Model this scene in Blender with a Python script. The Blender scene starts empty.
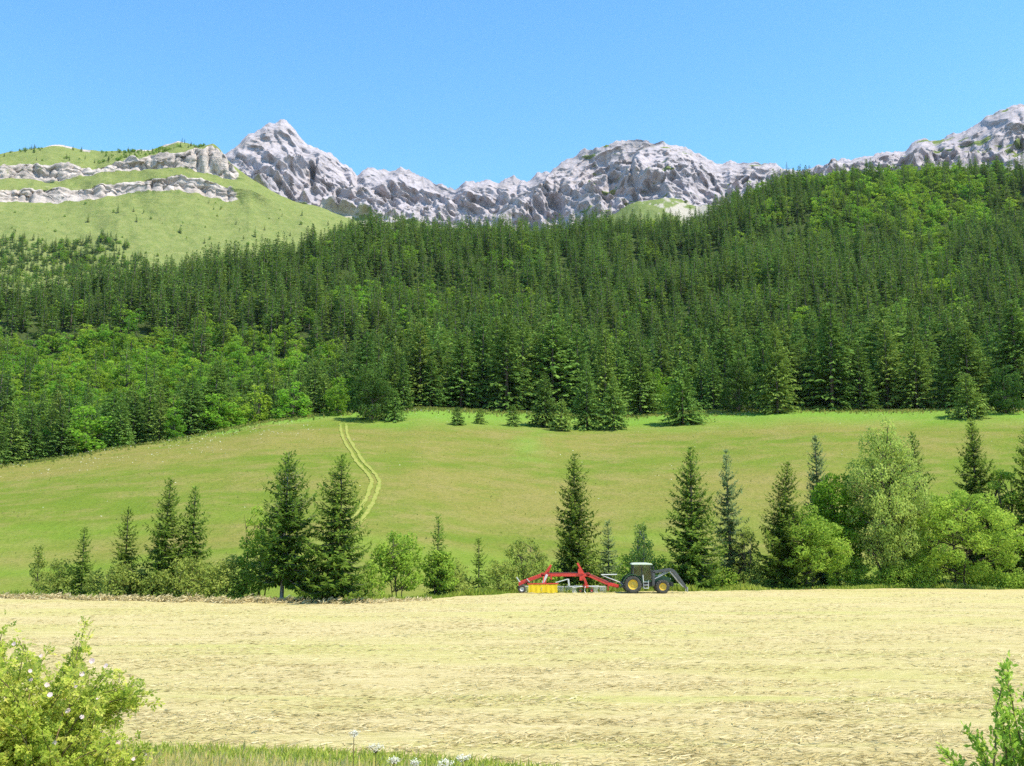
import bpy, math, random
import numpy as np
from mathutils import Vector, Matrix

R = math.radians
scene = bpy.context.scene
COL = scene.collection
rng = np.random.default_rng(7)

# ------------------------------------------------------------------ camera numbers
F, PITCH, CAMZ = 1005.0, R(8.3), 6.0


def px_dir(px, py):
    """pixel of the photograph -> azimuth from +Y (to the right) and tangent of the elevation"""
    px = np.asarray(px, float)
    py = np.asarray(py, float)
    xc = (px - 512) / F
    yc = (383 - py) / F
    dy = math.cos(PITCH) - yc * math.sin(PITCH)
    dz = math.sin(PITCH) + yc * math.cos(PITCH)
    return np.arctan2(xc, dy), dz / np.hypot(xc, dy)


def to_px(x, y, z):
    x = np.asarray(x, float); y = np.asarray(y, float); z = np.asarray(z, float) - CAMZ
    yc = z * math.cos(PITCH) - y * math.sin(PITCH)
    dep = y * math.cos(PITCH) + z * math.sin(PITCH)
    dep = np.where(np.abs(dep) < 1e-6, 1e-6, dep)
    return 512 + F * x / dep, 383 - F * yc / dep


class Curve:
    """table of (px, py) read off the photograph, as elevation tangent over azimuth"""
    def __init__(s, pts):
        p = np.array(pts, float)
        s.a, s.t = px_dir(p[:, 0], p[:, 1])

    def __call__(s, a):
        return np.interp(a, s.a, s.t)


class Table:
    """value over photograph column"""
    def __init__(s, pts):
        p = np.array(pts, float)
        s.a = px_dir(p[:, 0], np.full(len(p), 400.0))[0]
        s.v = p[:, 1]

    def __call__(s, a):
        return np.interp(a, s.a, s.v)


# ------------------------------------------------------------------ noise
def _hash(ix, iy, iz, seed):
    h = (ix.astype(np.int64) * 374761393 + iy.astype(np.int64) * 668265263 + iz.astype(np.int64) * 2147483647 + seed * 144269) & 0xFFFFFFFF
    h = ((h ^ (h >> 13)) * 1274126177) & 0xFFFFFFFF
    h = ((h ^ (h >> 16)) * 2246822519) & 0xFFFFFFFF
    return ((h ^ (h >> 15)) & 0xFFFFFF) / float(0xFFFFFF)


def vnoise(x, y, z, seed=0):
    x = np.asarray(x, float); y = np.broadcast_to(np.asarray(y, float), x.shape); z = np.broadcast_to(np.asarray(z, float), x.shape)
    ix, iy, iz = np.floor(x), np.floor(y), np.floor(z)
    fx, fy, fz = x - ix, y - iy, z - iz
    fx = fx * fx * fx * (fx * (fx * 6 - 15) + 10); fy = fy * fy * fy * (fy * (fy * 6 - 15) + 10); fz = fz * fz * fz * (fz * (fz * 6 - 15) + 10)
    r = 0
    for dx in (0, 1):
        for dy in (0, 1):
            for dz in (0, 1):
                w = (fx if dx else 1 - fx) * (fy if dy else 1 - fy) * (fz if dz else 1 - fz)
                r = r + w * _hash(ix + dx, iy + dy, iz + dz, seed)
    return r * 2 - 1


def fbm(x, y, z=0.0, octv=4, seed=0, gain=.5):
    s, amp = 0, 1.0
    for o in range(octv):
        s = s + amp * vnoise(np.asarray(x) * 2 ** o + 17.3 * o, np.asarray(y) * 2 ** o + 5.1 * o, np.asarray(z) * 2 ** o, seed + o)
        amp *= gain
    return s


def ridged(x, y, z=0.0, octv=5, seed=0, gain=.55):
    s, amp, prev = 0, 1.0, 1.0
    for o in range(octv):
        n = 1 - np.abs(vnoise(np.asarray(x) * 2 ** o + 11.7 * o, np.asarray(y) * 2 ** o + 3.3 * o, np.asarray(z) * 2 ** o, seed + o))
        n = n * n * prev
        s = s + amp * n
        prev = np.clip(n * 1.4, 0, 1)
        amp *= gain
    return s


# ------------------------------------------------------------------ object helpers
def tag(o, label=None, cat=None, group=None, kind=None):
    for k, v in (('label', label), ('category', cat), ('group', group), ('kind', kind)):
        if v:
            o[k] = v
    return o


def empty(name, loc, rz=0.0):
    o = bpy.data.objects.new(name, None)
    o.location = loc
    o.rotation_euler = (0, 0, rz)
    o.empty_display_size = .3
    COL.objects.link(o)
    return o


def mesh_data(name, v, quads, mats, mi=None, attrs=None, smooth=False, tris=None):
    v = np.ascontiguousarray(v, np.float32).reshape(-1, 3)
    quads = np.zeros((0, 4), np.int32) if quads is None else np.ascontiguousarray(quads, np.int32).reshape(-1, 4)
    tris = np.zeros((0, 3), np.int32) if tris is None else np.ascontiguousarray(tris, np.int32).reshape(-1, 3)
    me = bpy.data.meshes.new(name)
    nq, nt = len(quads), len(tris)
    me.vertices.add(len(v))
    me.vertices.foreach_set('co', v.ravel())
    me.loops.add(nq * 4 + nt * 3)
    me.loops.foreach_set('vertex_index', np.concatenate([quads.ravel(), tris.ravel()]).astype(np.int32))
    me.polygons.add(nq + nt)
    me.polygons.foreach_set('loop_start', np.concatenate([np.arange(nq) * 4, nq * 4 + np.arange(nt) * 3]).astype(np.int32))
    for m in mats:
        me.materials.append(m)
    if mi is not None:
        me.polygons.foreach_set('material_index', np.ascontiguousarray(mi, np.int32))
    if smooth:
        me.polygons.foreach_set('use_smooth', np.ones(nq + nt, bool))
    for k, (dom, val) in (attrs or {}).items():
        at = me.attributes.new(k, 'FLOAT', dom)
        at.data.foreach_set('value', np.ascontiguousarray(val, np.float32))
    me.update(calc_edges=True)
    me.validate()
    return me


def link(name, me, parent=None, loc=None):
    o = bpy.data.objects.new(name, me)
    COL.objects.link(o)
    if parent is not None:
        o.parent = parent
    if loc is not None:
        o.location = loc
    return o


class MB:
    """collects solid pieces (boxes, tubes, prisms, wheels) into ONE mesh"""
    def __init__(s):
        s.v, s.f, s.n = [], [], 0

    def add(s, v, f):
        s.v += [tuple(p) for p in v]
        s.f += [tuple(i + s.n for i in q) for q in f]
        s.n += len(v)

    def box(s, c, d, rot=None, taper=1.0):
        x, y, z = (k / 2 for k in d)
        p = [(-x, -y, -z), (x, -y, -z), (x, y, -z), (-x, y, -z), (-x * taper, -y * taper, z), (x * taper, -y * taper, z), (x * taper, y * taper, z), (-x * taper, y * taper, z)]
        M = Matrix.Rotation(rot[1], 3, rot[0]) if rot else Matrix.Identity(3)
        s.add([M @ Vector(q) + Vector(c) for q in p], [(0, 3, 2, 1), (4, 5, 6, 7), (0, 1, 5, 4), (1, 2, 6, 5), (2, 3, 7, 6), (3, 0, 4, 7)])

    def beam(s, a, b, w, h=None):
        """rectangular bar from a to b"""
        a, b = Vector(a), Vector(b)
        h = h or w
        d = (b - a).normalized()
        side = d.cross(Vector((0, 0, 1)))
        side = Vector((0, 1, 0)) if side.length < 1e-3 else side.normalized()
        up = side.cross(d)
        p = []
        for e in (a, b):
            for sx, sy in ((-1, -1), (1, -1), (1, 1), (-1, 1)):
                p.append(e + side * sx * w / 2 + up * sy * h / 2)
        s.add(p, [(3, 2, 1, 0), (4, 5, 6, 7), (0, 1, 5, 4), (1, 2, 6, 5), (2, 3, 7, 6), (3, 0, 4, 7)])

    def tube(s, pts, rad, n=8, cap=True):
        pts = [Vector(p) for p in pts]
        rad = [rad] * len(pts) if isinstance(rad, (int, float)) else rad
        v, f = [], []
        for i, p in enumerate(pts):
            d = (pts[min(i + 1, len(pts) - 1)] - pts[max(i - 1, 0)]).normalized()
            u = d.cross(Vector((0.31, .95, .05)))
            u = u.normalized() if u.length > 1e-3 else Vector((1, 0, 0))
            w = d.cross(u)
            for k in range(n):
                t = 2 * math.pi * k / n
                v.append(p + (u * math.cos(t) + w * math.sin(t)) * rad[i])
        for i in range(len(pts) - 1):
            for k in range(n):
                f.append((i * n + k, i * n + (k + 1) % n, (i + 1) * n + (k + 1) % n, (i + 1) * n + k))
        if cap:
            f.append(tuple(range(n))[::-1])
            f.append(tuple((len(pts) - 1) * n + k for k in range(n)))
        s.add(v, f)

    def prism(s, prof, y0, y1):
        """profile in x,z pulled along y"""
        n = len(prof)
        v = [(x, y0, z) for x, z in prof] + [(x, y1, z) for x, z in prof]
        f = [tuple(range(n)), tuple(range(2 * n - 1, n - 1, -1))]
        f += [(i, i + n, (i + 1) % n + n, (i + 1) % n) for i in range(n)]
        s.add(v, f)

    def lathe(s, prof, c, n=28, a0=0, a1=2 * math.pi):
        """profile (radius, y) turned about the y axis through c"""
        full = abs(a1 - a0 - 2 * math.pi) < 1e-6
        m = n if full else n + 1
        v, f = [], []
        for k in range(m):
            t = a0 + (a1 - a0) * k / n
            for r, y in prof:
                v.append((c[0] + r * math.cos(t), c[1] + y, c[2] + r * math.sin(t)))
        q = len(prof)
        for k in range(n):
            k2 = (k + 1) % m
            for i in range(q - 1):
                f.append((k * q + i, k * q + i + 1, k2 * q + i + 1, k2 * q + i))
        s.add(v, f)

    def build(s, name, mat, parent=None, bevel=0.0, smooth=False):
        me = bpy.data.meshes.new(name)
        me.from_pydata([tuple(p) for p in s.v], [], s.f)
        import bmesh
        bm = bmesh.new(); bm.from_mesh(me)
        bmesh.ops.recalc_face_normals(bm, faces=bm.faces)
        bm.to_mesh(me); bm.free()
        me.materials.append(mat)
        if smooth:
            me.polygons.foreach_set('use_smooth', np.ones(len(me.polygons), bool))
        o = link(name, me, parent)
        if bevel:
            b = o.modifiers.new('bevel', 'BEVEL'); b.width = bevel; b.segments = 2; b.limit_method = 'ANGLE'
        return o


# ------------------------------------------------------------------ materials
def new_mat(name):
    m = bpy.data.materials.new(name)
    m.use_nodes = True
    nt = m.node_tree
    nt.nodes.clear()
    out = nt.nodes.new('ShaderNodeOutputMaterial')
    return m, nt, out


class N:
    def __init__(s, nt):
        s.nt = nt

    def node(s, kind, **kw):
        n = s.nt.nodes.new(kind)
        for k, v in kw.items():
            setattr(n, k, v)
        return n

    def put(s, sock, v):
        if isinstance(v, bpy.types.NodeSocket):
            s.nt.links.new(v, sock)
        elif isinstance(v, (tuple, list)) and len(v) == 3 and sock.type == 'RGBA':
            sock.default_value = (*v, 1)
        else:
            sock.default_value = v

    def pos(s):
        return s.node('ShaderNodeNewGeometry').outputs['Position']

    def mapping(s, vec, scale=(1, 1, 1), rot=(0, 0, 0)):
        n = s.node('ShaderNodeMapping')
        s.put(n.inputs['Vector'], vec)
        n.inputs['Scale'].default_value = scale
        n.inputs['Rotation'].default_value = rot
        return n.outputs[0]

    def noise(s, vec, scale, detail=4, rough=.55, dist=0.0):
        n = s.node('ShaderNodeTexNoise')
        s.put(n.inputs['Vector'], vec)
        n.inputs['Scale'].default_value = scale
        n.inputs['Detail'].default_value = detail
        n.inputs['Roughness'].default_value = rough
        n.inputs['Distortion'].default_value = dist
        return n.outputs['Fac']

    def ramp(s, fac, stops):
        n = s.node('ShaderNodeValToRGB')
        s.put(n.inputs[0], fac)
        e = n.color_ramp.elements
        while len(e) < len(stops):
            e.new(.5)
        for k, (p, c) in enumerate(stops):
            e[k].position = p
            e[k].color = (*c, 1) if isinstance(c, (tuple, list)) else (c, c, c, 1)
        return n.outputs[0]

    def mix(s, fac, a, b, blend='MIX'):
        n = s.node('ShaderNodeMix', data_type='RGBA', blend_type=blend)
        s.put(n.inputs[0], fac); s.put(n.inputs[6], a); s.put(n.inputs[7], b)
        return n.outputs[2]

    def math(s, op, a, b=0.0, c=0.0):
        n = s.node('ShaderNodeMath', operation=op)
        s.put(n.inputs[0], a); s.put(n.inputs[1], b); s.put(n.inputs[2], c)
        return n.outputs[0]

    def attr(s, name):
        n = s.node('ShaderNodeAttribute')
        n.attribute_name = name
        return n.outputs['Fac']

    def rand(s):
        return s.node('ShaderNodeObjectInfo').outputs['Random']

    def bump(s, h, strength=.5, dist=1.0):
        n = s.node('ShaderNodeBump')
        s.put(n.inputs['Height'], h)
        n.inputs['Strength'].default_value = strength
        n.inputs['Distance'].default_value = dist
        return n.outputs[0]

    def principled(s, col, rough=.8, spec=.3, normal=None, **kw):
        n = s.node('ShaderNodeBsdfPrincipled')
        s.put(n.inputs['Base Color'], col)
        s.put(n.inputs['Roughness'], rough)
        n.inputs['Specular IOR Level'].default_value = spec
        if normal is not None:
            s.put(n.inputs['Normal'], normal)
        for k, v in kw.items():
            s.put(n.inputs[k.replace('_', ' ')], v)
        return n.outputs[0]

    def diffuse(s, col, normal=None):
        n = s.node('ShaderNodeBsdfDiffuse')
        s.put(n.inputs['Color'], col)
        if normal is not None:
            s.put(n.inputs['Normal'], normal)
        return n.outputs[0]


def simple_mat(name, col, rough=.5, spec=.5, metallic=0.0, dirt=.12, coat=0.0):
    m, nt, out = new_mat(name)
    n = N(nt)
    co = n.node('ShaderNodeTexCoord').outputs['Object']
    f = n.noise(co, 3.5, 5)
    g = n.noise(co, 22, 3)
    dusty = tuple(min(1, c * .6 + .12) for c in col)
    c = n.mix(n.math('MULTIPLY', n.ramp(f, [(.35, 0.0), (.75, 1.0)]), dirt * 2.2), col, dusty)
    c = n.mix(n.math('MULTIPLY', g, dirt), c, (.2, .17, .1))
    sh = n.principled(c, rough, spec, Metallic=metallic)
    nt.links.new(sh, out.inputs[0])
    return m


def leaf_mat(name, dark, mid, light, trans=.3, vary=.35, gloss=False, hue=0.0):
    """foliage: the tone attribute runs leaf by leaf, the object's random number tree by tree"""
    m, nt, out = new_mat(name)
    n = N(nt)
    t = n.attr('tone')
    t = n.math('ADD', n.math('MULTIPLY', t, 1 - vary), n.math('MULTIPLY', n.rand(), vary))
    c = n.ramp(t, [(.08, dark), (.5, mid), (.95, light)])
    if hue:
        h = n.node('ShaderNodeHueSaturation')
        r = n.rand()
        r2 = n.math('FRACT', n.math('MULTIPLY', r, 7.31))
        n.put(h.inputs['Hue'], n.math('ADD', .5 - hue / 2, n.math('MULTIPLY', r2, hue)))
        r3 = n.math('FRACT', n.math('MULTIPLY', r, 13.7))
        n.put(h.inputs['Value'], n.math('ADD', .82, n.math('MULTIPLY', r3, .36)))
        n.put(h.inputs['Color'], c)
        c = h.outputs[0]
    if gloss:
        a = n.principled(c, .42, .35)
    else:
        a = n.diffuse(c)
    tr = n.node('ShaderNodeBsdfTranslucent')
    n.put(tr.inputs['Color'], n.mix(.35, c, tuple(min(1, k * 1.6) for k in light)))
    mx = n.node('ShaderNodeMixShader')
    mx.inputs[0].default_value = trans
    nt.links.new(a, mx.inputs[1]); nt.links.new(tr.outputs[0], mx.inputs[2])
    nt.links.new(mx.outputs[0], out.inputs[0])
    return m


def bark_mat(name, a, b, sc=6):
    m, nt, out = new_mat(name)
    n = N(nt)
    co = n.node('ShaderNodeTexCoord').outputs['Object']
    f = n.noise(n.mapping(co, (1, 1, .25)), sc, 6)
    nt.links.new(n.diffuse(n.ramp(f, [(.35, a), (.65, b)]), n.bump(f, .6, .05)), out.inputs[0])
    return m


# foliage and bark
M = {}
M['spruce'] = leaf_mat('spruce_needles', (0.057, 0.108, 0.018), (0.120, 0.195, 0.029), (0.227, 0.312, 0.052), .34, .25, hue=.03)
M['spruce_far'] = leaf_mat('forest_needles', (0.039, 0.081, 0.019), (0.119, 0.212, 0.042), (0.235, 0.333, 0.063), .2, .45, hue=.035)
M['beech'] = leaf_mat('beech_leaves', (0.095, 0.187, 0.021), (0.165, 0.306, 0.029), (0.277, 0.419, 0.043), .42, .5, hue=.05)
M['dark_broadleaf'] = leaf_mat('dark_broadleaf_leaves', (.035, .075, .016), (.065, .125, .024), (.12, .19, .035), .32, .3, hue=.03)
M['alder'] = leaf_mat('alder_leaves', (0.146, 0.237, 0.033), (0.243, 0.369, 0.050), (0.408, 0.527, 0.079), .45, .2)
M['maple'] = leaf_mat('maple_leaves', (0.092, 0.188, 0.020), (0.152, 0.285, 0.026), (0.238, 0.375, 0.039), .45, .2)
M['birch'] = leaf_mat('birch_leaves', (0.199, 0.282, 0.057), (0.324, 0.412, 0.089), (0.493, 0.582, 0.142), .45, .2)
M['willow'] = leaf_mat('willow_leaves', (0.164, 0.226, 0.043), (0.272, 0.330, 0.068), (0.427, 0.469, 0.105), .45, .35)
M['larch'] = leaf_mat('larch_needles', (0.101, 0.158, 0.058), (0.173, 0.238, 0.094), (0.274, 0.346, 0.144), .45, .2)
M['bark'] = bark_mat('spruce_bark', (.07, .055, .045), (.20, .17, .14))
M['bark_pale'] = bark_mat('pale_bark', (.12, .11, .10), (.36, .33, .30))
M['bark_dark'] = bark_mat('dark_bark', (.035, .028, .022), (.10, .08, .065))
SUN_AZ, SUN_EL = R(114), R(59)
SUN_POWER, SKY_POWER, EXPOSURE = 3.6, .15, 1.09
HAZE = 0.000018
# ------------------------------------------------------------------ plants
def unit(v):
    v = np.asarray(v, float)
    return v / np.maximum(np.linalg.norm(v, axis=-1, keepdims=True), 1e-9)


class Leaves:
    """collects leaf faces, each with its tone"""
    def __init__(s):
        s.v, s.q, s.t, s.n = [], [], [], 0

    def cards(s, base, d, side, ln, wd, tone, mid=.45):
        base = np.asarray(base, float)
        k = len(base)
        if k == 0:
            return
        ln = np.broadcast_to(np.asarray(ln, float), (k,))[:, None]
        wd = np.broadcast_to(np.asarray(wd, float), (k,))[:, None]
        m = base + d * ln * mid
        v = np.stack([base, m + side * wd / 2, base + d * ln, m - side * wd / 2], 1)
        s.v.append(v.reshape(-1, 3))
        s.q.append(np.arange(k * 4).reshape(k, 4) + s.n)
        s.t.append(np.broadcast_to(np.asarray(tone, float), (k,)))
        s.n += 4 * k

    def arrays(s):
        return np.concatenate(s.v), np.concatenate(s.q), np.clip(np.concatenate(s.t), 0, 1)

    def mesh(s, name, mat):
        v, q, t = s.arrays()
        return mesh_data(name, v, q, [mat], attrs={'tone': ('FACE', t)})


def tube_arrays(pts, rad, n=6):
    pts = np.asarray(pts, float)
    rad = np.broadcast_to(np.asarray(rad, float), (len(pts),))
    d = unit(np.gradient(pts, axis=0))
    u = unit(np.cross(d, [0.31, .95, .05]))
    w = np.cross(d, u)
    t = np.arange(n) * 2 * math.pi / n
    v = pts[:, None] + (u[:, None] * np.cos(t)[None, :, None] + w[:, None] * np.sin(t)[None, :, None]) * rad[:, None, None]
    i, k = np.meshgrid(np.arange(len(pts) - 1), np.arange(n), indexing='ij')
    q = np.stack([i * n + k, i * n + (k + 1) % n, (i + 1) * n + (k + 1) % n, (i + 1) * n + k], -1).reshape(-1, 4)
    return v.reshape(-1, 3), q


class Wood:
    def __init__(s):
        s.v, s.q, s.n = [], [], 0

    def tube(s, pts, rad, n=6):
        v, q = tube_arrays(pts, rad, n)
        s.v.append(v); s.q.append(q + s.n); s.n += len(v)

    def mesh(s, name, mat):
        return mesh_data(name, np.concatenate(s.v), np.concatenate(s.q), [mat], smooth=True)


def make_spruce(g, H, Rad, whorls, per, step, bare=.05, lean=(0, 0), width=.30, gappy=.12, droop=1.0, hang=.5):
    """trunk plus whorls of drooping boughs, every bough set with flat sprays of needles"""
    W, L = Wood(), Leaves()
    zs = np.linspace(0, 1, 9)
    wob = np.cumsum(g.normal(0, .012 * H / 9, (9, 2)), 0)
    W.tube(np.stack([wob[:, 0] + lean[0] * zs ** 2, wob[:, 1] + lean[1] * zs ** 2, zs * H], 1), (H * .0135) * (1 - zs) ** .8 + .015, 8)
    side_bias = g.uniform(0, 6.28)
    ph = g.uniform(0, 6.28, 4)
    for i in range(whorls):
        f = bare + (1 - bare) * ((i + g.uniform(0, .6)) / whorls) ** .93
        if f > .985:
            continue
        z0 = f * H
        c = np.array([np.interp(f, zs, wob[:, 0]) + lean[0] * f * f, np.interp(f, zs, wob[:, 1]) + lean[1] * f * f])
        prof = ((1 - f) / (1 - bare)) ** .78 * min(1, .72 + (f - bare) * 2.2)
        nb = max(4, int(per * (.55 + .45 * (1 - f))))
        a0 = g.uniform(0, 6.28)
        for b in range(nb):
            if g.random() < gappy and f < .9:
                continue
            az = a0 + b * 6.283 / nb + g.normal(0, .16)
            Lb = Rad * prof * g.uniform(.68, 1.16) * (1 + .12 * math.cos(az - side_bias) + .13 * math.sin(2 * az + ph[0] + 7 * f) + .13 * math.sin(3 * az + ph[1] - 13 * f)) + .12
            e0 = R(-8 + 52 * f ** 1.4 + g.normal(0, 6))
            curl = (.42 - .30 * f) * droop
            h = np.array([math.cos(az), math.sin(az)])
            s_ = np.arange(.10, 1.0, step / max(Lb, .2) * .92)
            s_ = s_ + g.uniform(-.02, .02, len(s_))
            zz = np.tan(e0) * s_ * Lb - curl * Lb * np.sin(s_ * 2.2) * .62 + .16 * Lb * s_ ** 3
            P = np.stack([c[0] + h[0] * Lb * s_, c[1] + h[1] * Lb * s_, z0 + zz], 1)
            if len(P) > 2 and Lb > .8:
                W.tube(P[:: max(1, len(P) // 4)], np.linspace(.035, .008, len(P[:: max(1, len(P) // 4)])) * H / 14, 3)
            T = unit(np.gradient(P, axis=0)) if len(P) > 1 else np.array([[h[0], h[1], 0]])
            S = unit(np.cross(T, [0, 0, 1.0]))
            tone0 = g.uniform(.25, .7)
            for sg in (-1, 1):
                k = len(P)
                ang = g.uniform(.65, 1.15, k)[:, None]
                d = unit(T * np.cos(ang) + S * sg * np.sin(ang) + np.array([0, 0, -1]) * g.uniform(.0, .55, k)[:, None])
                ln = (.18 + .30 * Lb * (1 - s_ * .72)) * g.uniform(.7, 1.2, k)
                ln = np.minimum(ln, 1.0)
                sd = unit(np.cross(d, [0, 0, 1.0]) + g.normal(0, .35, (k, 3)))
                L.cards(P, d, sd, ln, ln * width + .05, tone0 + .28 * (s_ - .5) + g.normal(0, .13, k))
            m = g.random(len(P)) < hang
            if m.any():
                k = m.sum()
                d = unit(np.stack([g.normal(0, .28, k), g.normal(0, .28, k), -np.ones(k)], 1) + T[m] * .35)
                L.cards(P[m], d, unit(S[m] * 0 + g.normal(0, 1, (k, 3)) * [1, 1, .1]), np.minimum(.16 + .16 * Lb, .5) * g.uniform(.6, 1.2, k), .16 * H / 14 + .03, tone0 + g.normal(-.05, .13, k))
            L.cards(P[-1:], T[-1:], S[-1:], .30 + .10 * Lb, .14 + .05 * Lb, tone0 + .25)
    k = 10
    top = np.array([wob[-1, 0] + lean[0], wob[-1, 1] + lean[1], H])
    d = unit(np.stack([g.normal(0, .45, k), g.normal(0, .45, k), np.ones(k)], 1))
    L.cards(top - [0, 0, .02 * H] + np.zeros((k, 3)), d, unit(np.cross(d, g.normal(0, 1, (k, 3)))), H * .032, H * .008, .6 + g.normal(0, .1, k))
    return W, L


def crown_clumps(g, centres, radii, per, leaf, tone_spread=.16, flat=.75, hang=0.0, shell=.5):
    """leaf faces spread through clumps; each clump keeps its own tone"""
    L = Leaves()
    for c, r in zip(centres, radii):
        k = max(6, int(per * r * r))
        d = unit(g.normal(0, 1, (k, 3)))
        rr = r * (shell + (1 - shell) * g.random(k)) ** .8
        p = np.asarray(c) + d * rr[:, None] * [1, 1, flat]
        nrm = unit(d + g.normal(0, .75, (k, 3)) + [0, 0, .45])
        u = unit(np.cross(nrm, g.normal(0, 1, (k, 3))))
        if hang:
            u = unit(u * (1 - hang) + np.array([0, 0, -1.0]) * hang)
        w = unit(np.cross(nrm, u))
        s = leaf * g.uniform(.6, 1.35, k)
        L.cards(p - u * s[:, None] * .5, u, w, s, s * g.uniform(.5, .8, k), g.uniform(.5 - tone_spread * 1.6, .5 + tone_spread * 1.6) + g.normal(0, .16, k), mid=.5)
    return L


def make_broadleaf(g, H, Rx, z0f=.18, n_clumps=40, per=60, leaf=.28, trunks=1, rc=(.22, .42), egg=.85, flat=.75, hang=0., trunk_r=.012, asym=(0, 0), sparse=0., top_pow=1.0):
    W = Wood()
    zc, hz = H * (1 + z0f) / 2, H * (1 - z0f) / 2
    cs, rs = [], []
    tries = 0
    while len(cs) < n_clumps and tries < n_clumps * 40:
        tries += 1
        d = unit(g.normal(0, 1, 3))
        u = g.random() ** .33
        u = max(u, .35)
        z = d[2] * u
        w = (1 - max(z, -1) * .28) if top_pow == 1 else (1 - .55 * (z + 1) / 2) * 1.2
        p = np.array([d[0] * u * Rx * w * egg + asym[0] * (z + 1) / 2, d[1] * u * Rx * w * egg + asym[1] * (z + 1) / 2, zc + z * hz * .86])
        r = Rx * g.uniform(*rc) * (1.1 - .35 * u)
        if any(np.linalg.norm((p - q) / [1, 1, 1]) < .55 * (r + r2) for q, r2 in zip(cs, rs)) and g.random() > .1:
            continue
        cs.append(p); rs.append(r)
    stems = []
    for k in range(trunks):
        b = np.array([g.normal(0, .12 * Rx), g.normal(0, .12 * Rx), 0]) if trunks > 1 else np.zeros(3)
        tip = np.array([b[0] * 3 + g.normal(0, .06 * Rx) + asym[0] * .6, b[1] * 3 + asym[1] * .6, H * g.uniform(.72, .9)])
        s_ = np.linspace(0, 1, 7)[:, None]
        pts = b + (tip - b) * s_ + np.concatenate([g.normal(0, .03 * Rx, (7, 2)) * s_, np.zeros((7, 1))], 1)
        stems.append(pts)
        W.tube(pts, np.linspace(1, .18, 7) * H * trunk_r / math.sqrt(trunks), 7)
    for c, r in zip(cs, rs):
        st = stems[g.integers(len(stems))]
        cand = st[(st[:, 2] < c[2] - .08 * H)]
        a = cand[-1] if len(cand) else st[1]
        m = (a + c) / 2 + g.normal(0, .05 * Rx, 3) + [0, 0, .04 * H]
        t = np.linspace(0, 1, 5)[:, None]
        W.tube((1 - t) ** 2 * a + 2 * t * (1 - t) * m + t ** 2 * c, np.linspace(.0045, .0012, 5) * H, 4)
        for _ in range(3):
            e = c + unit(g.normal(0, 1, 3)) * r * .9
            W.tube(np.array([c * .6 + a * .4 if _ == 0 else c, (c + e) / 2 + g.normal(0, .04, 3), e]), np.array([.0018, .0012, .0006]) * H, 3)
    keep = g.random(len(cs)) >= sparse
    cs = [c for c, k in zip(cs, keep) if k]; rs = [r for r, k in zip(rs, keep) if k]
    return W, crown_clumps(g, cs, rs, per / (leaf * leaf) * .22, leaf, flat=flat, hang=hang)


def plant(name, W, L, wood, leaf, loc, label, cat, group=None, trunk='trunk', crown='crown', rz=0.0):
    r = empty(name, loc, rz)
    tag(r, label, cat, group)
    link(trunk, W.mesh(trunk, wood), r)
    link(crown, L.mesh(crown, leaf), r)
    return r


def one_mesh_tree(name, W, L, wood, leaf):
    """a far tree: wood and foliage in one mesh"""
    lv, lq, lt = L.arrays()
    wv, wq = np.concatenate(W.v), np.concatenate(W.q)
    v = np.concatenate([lv, wv])
    q = np.concatenate([lq, wq + len(lv)])
    return mesh_data(name, v, q, [leaf, wood], mi=np.concatenate([np.zeros(len(lq)), np.ones(len(wq))]), attrs={'tone': ('FACE', np.concatenate([lt, np.full(len(wq), .5)]))})


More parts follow.
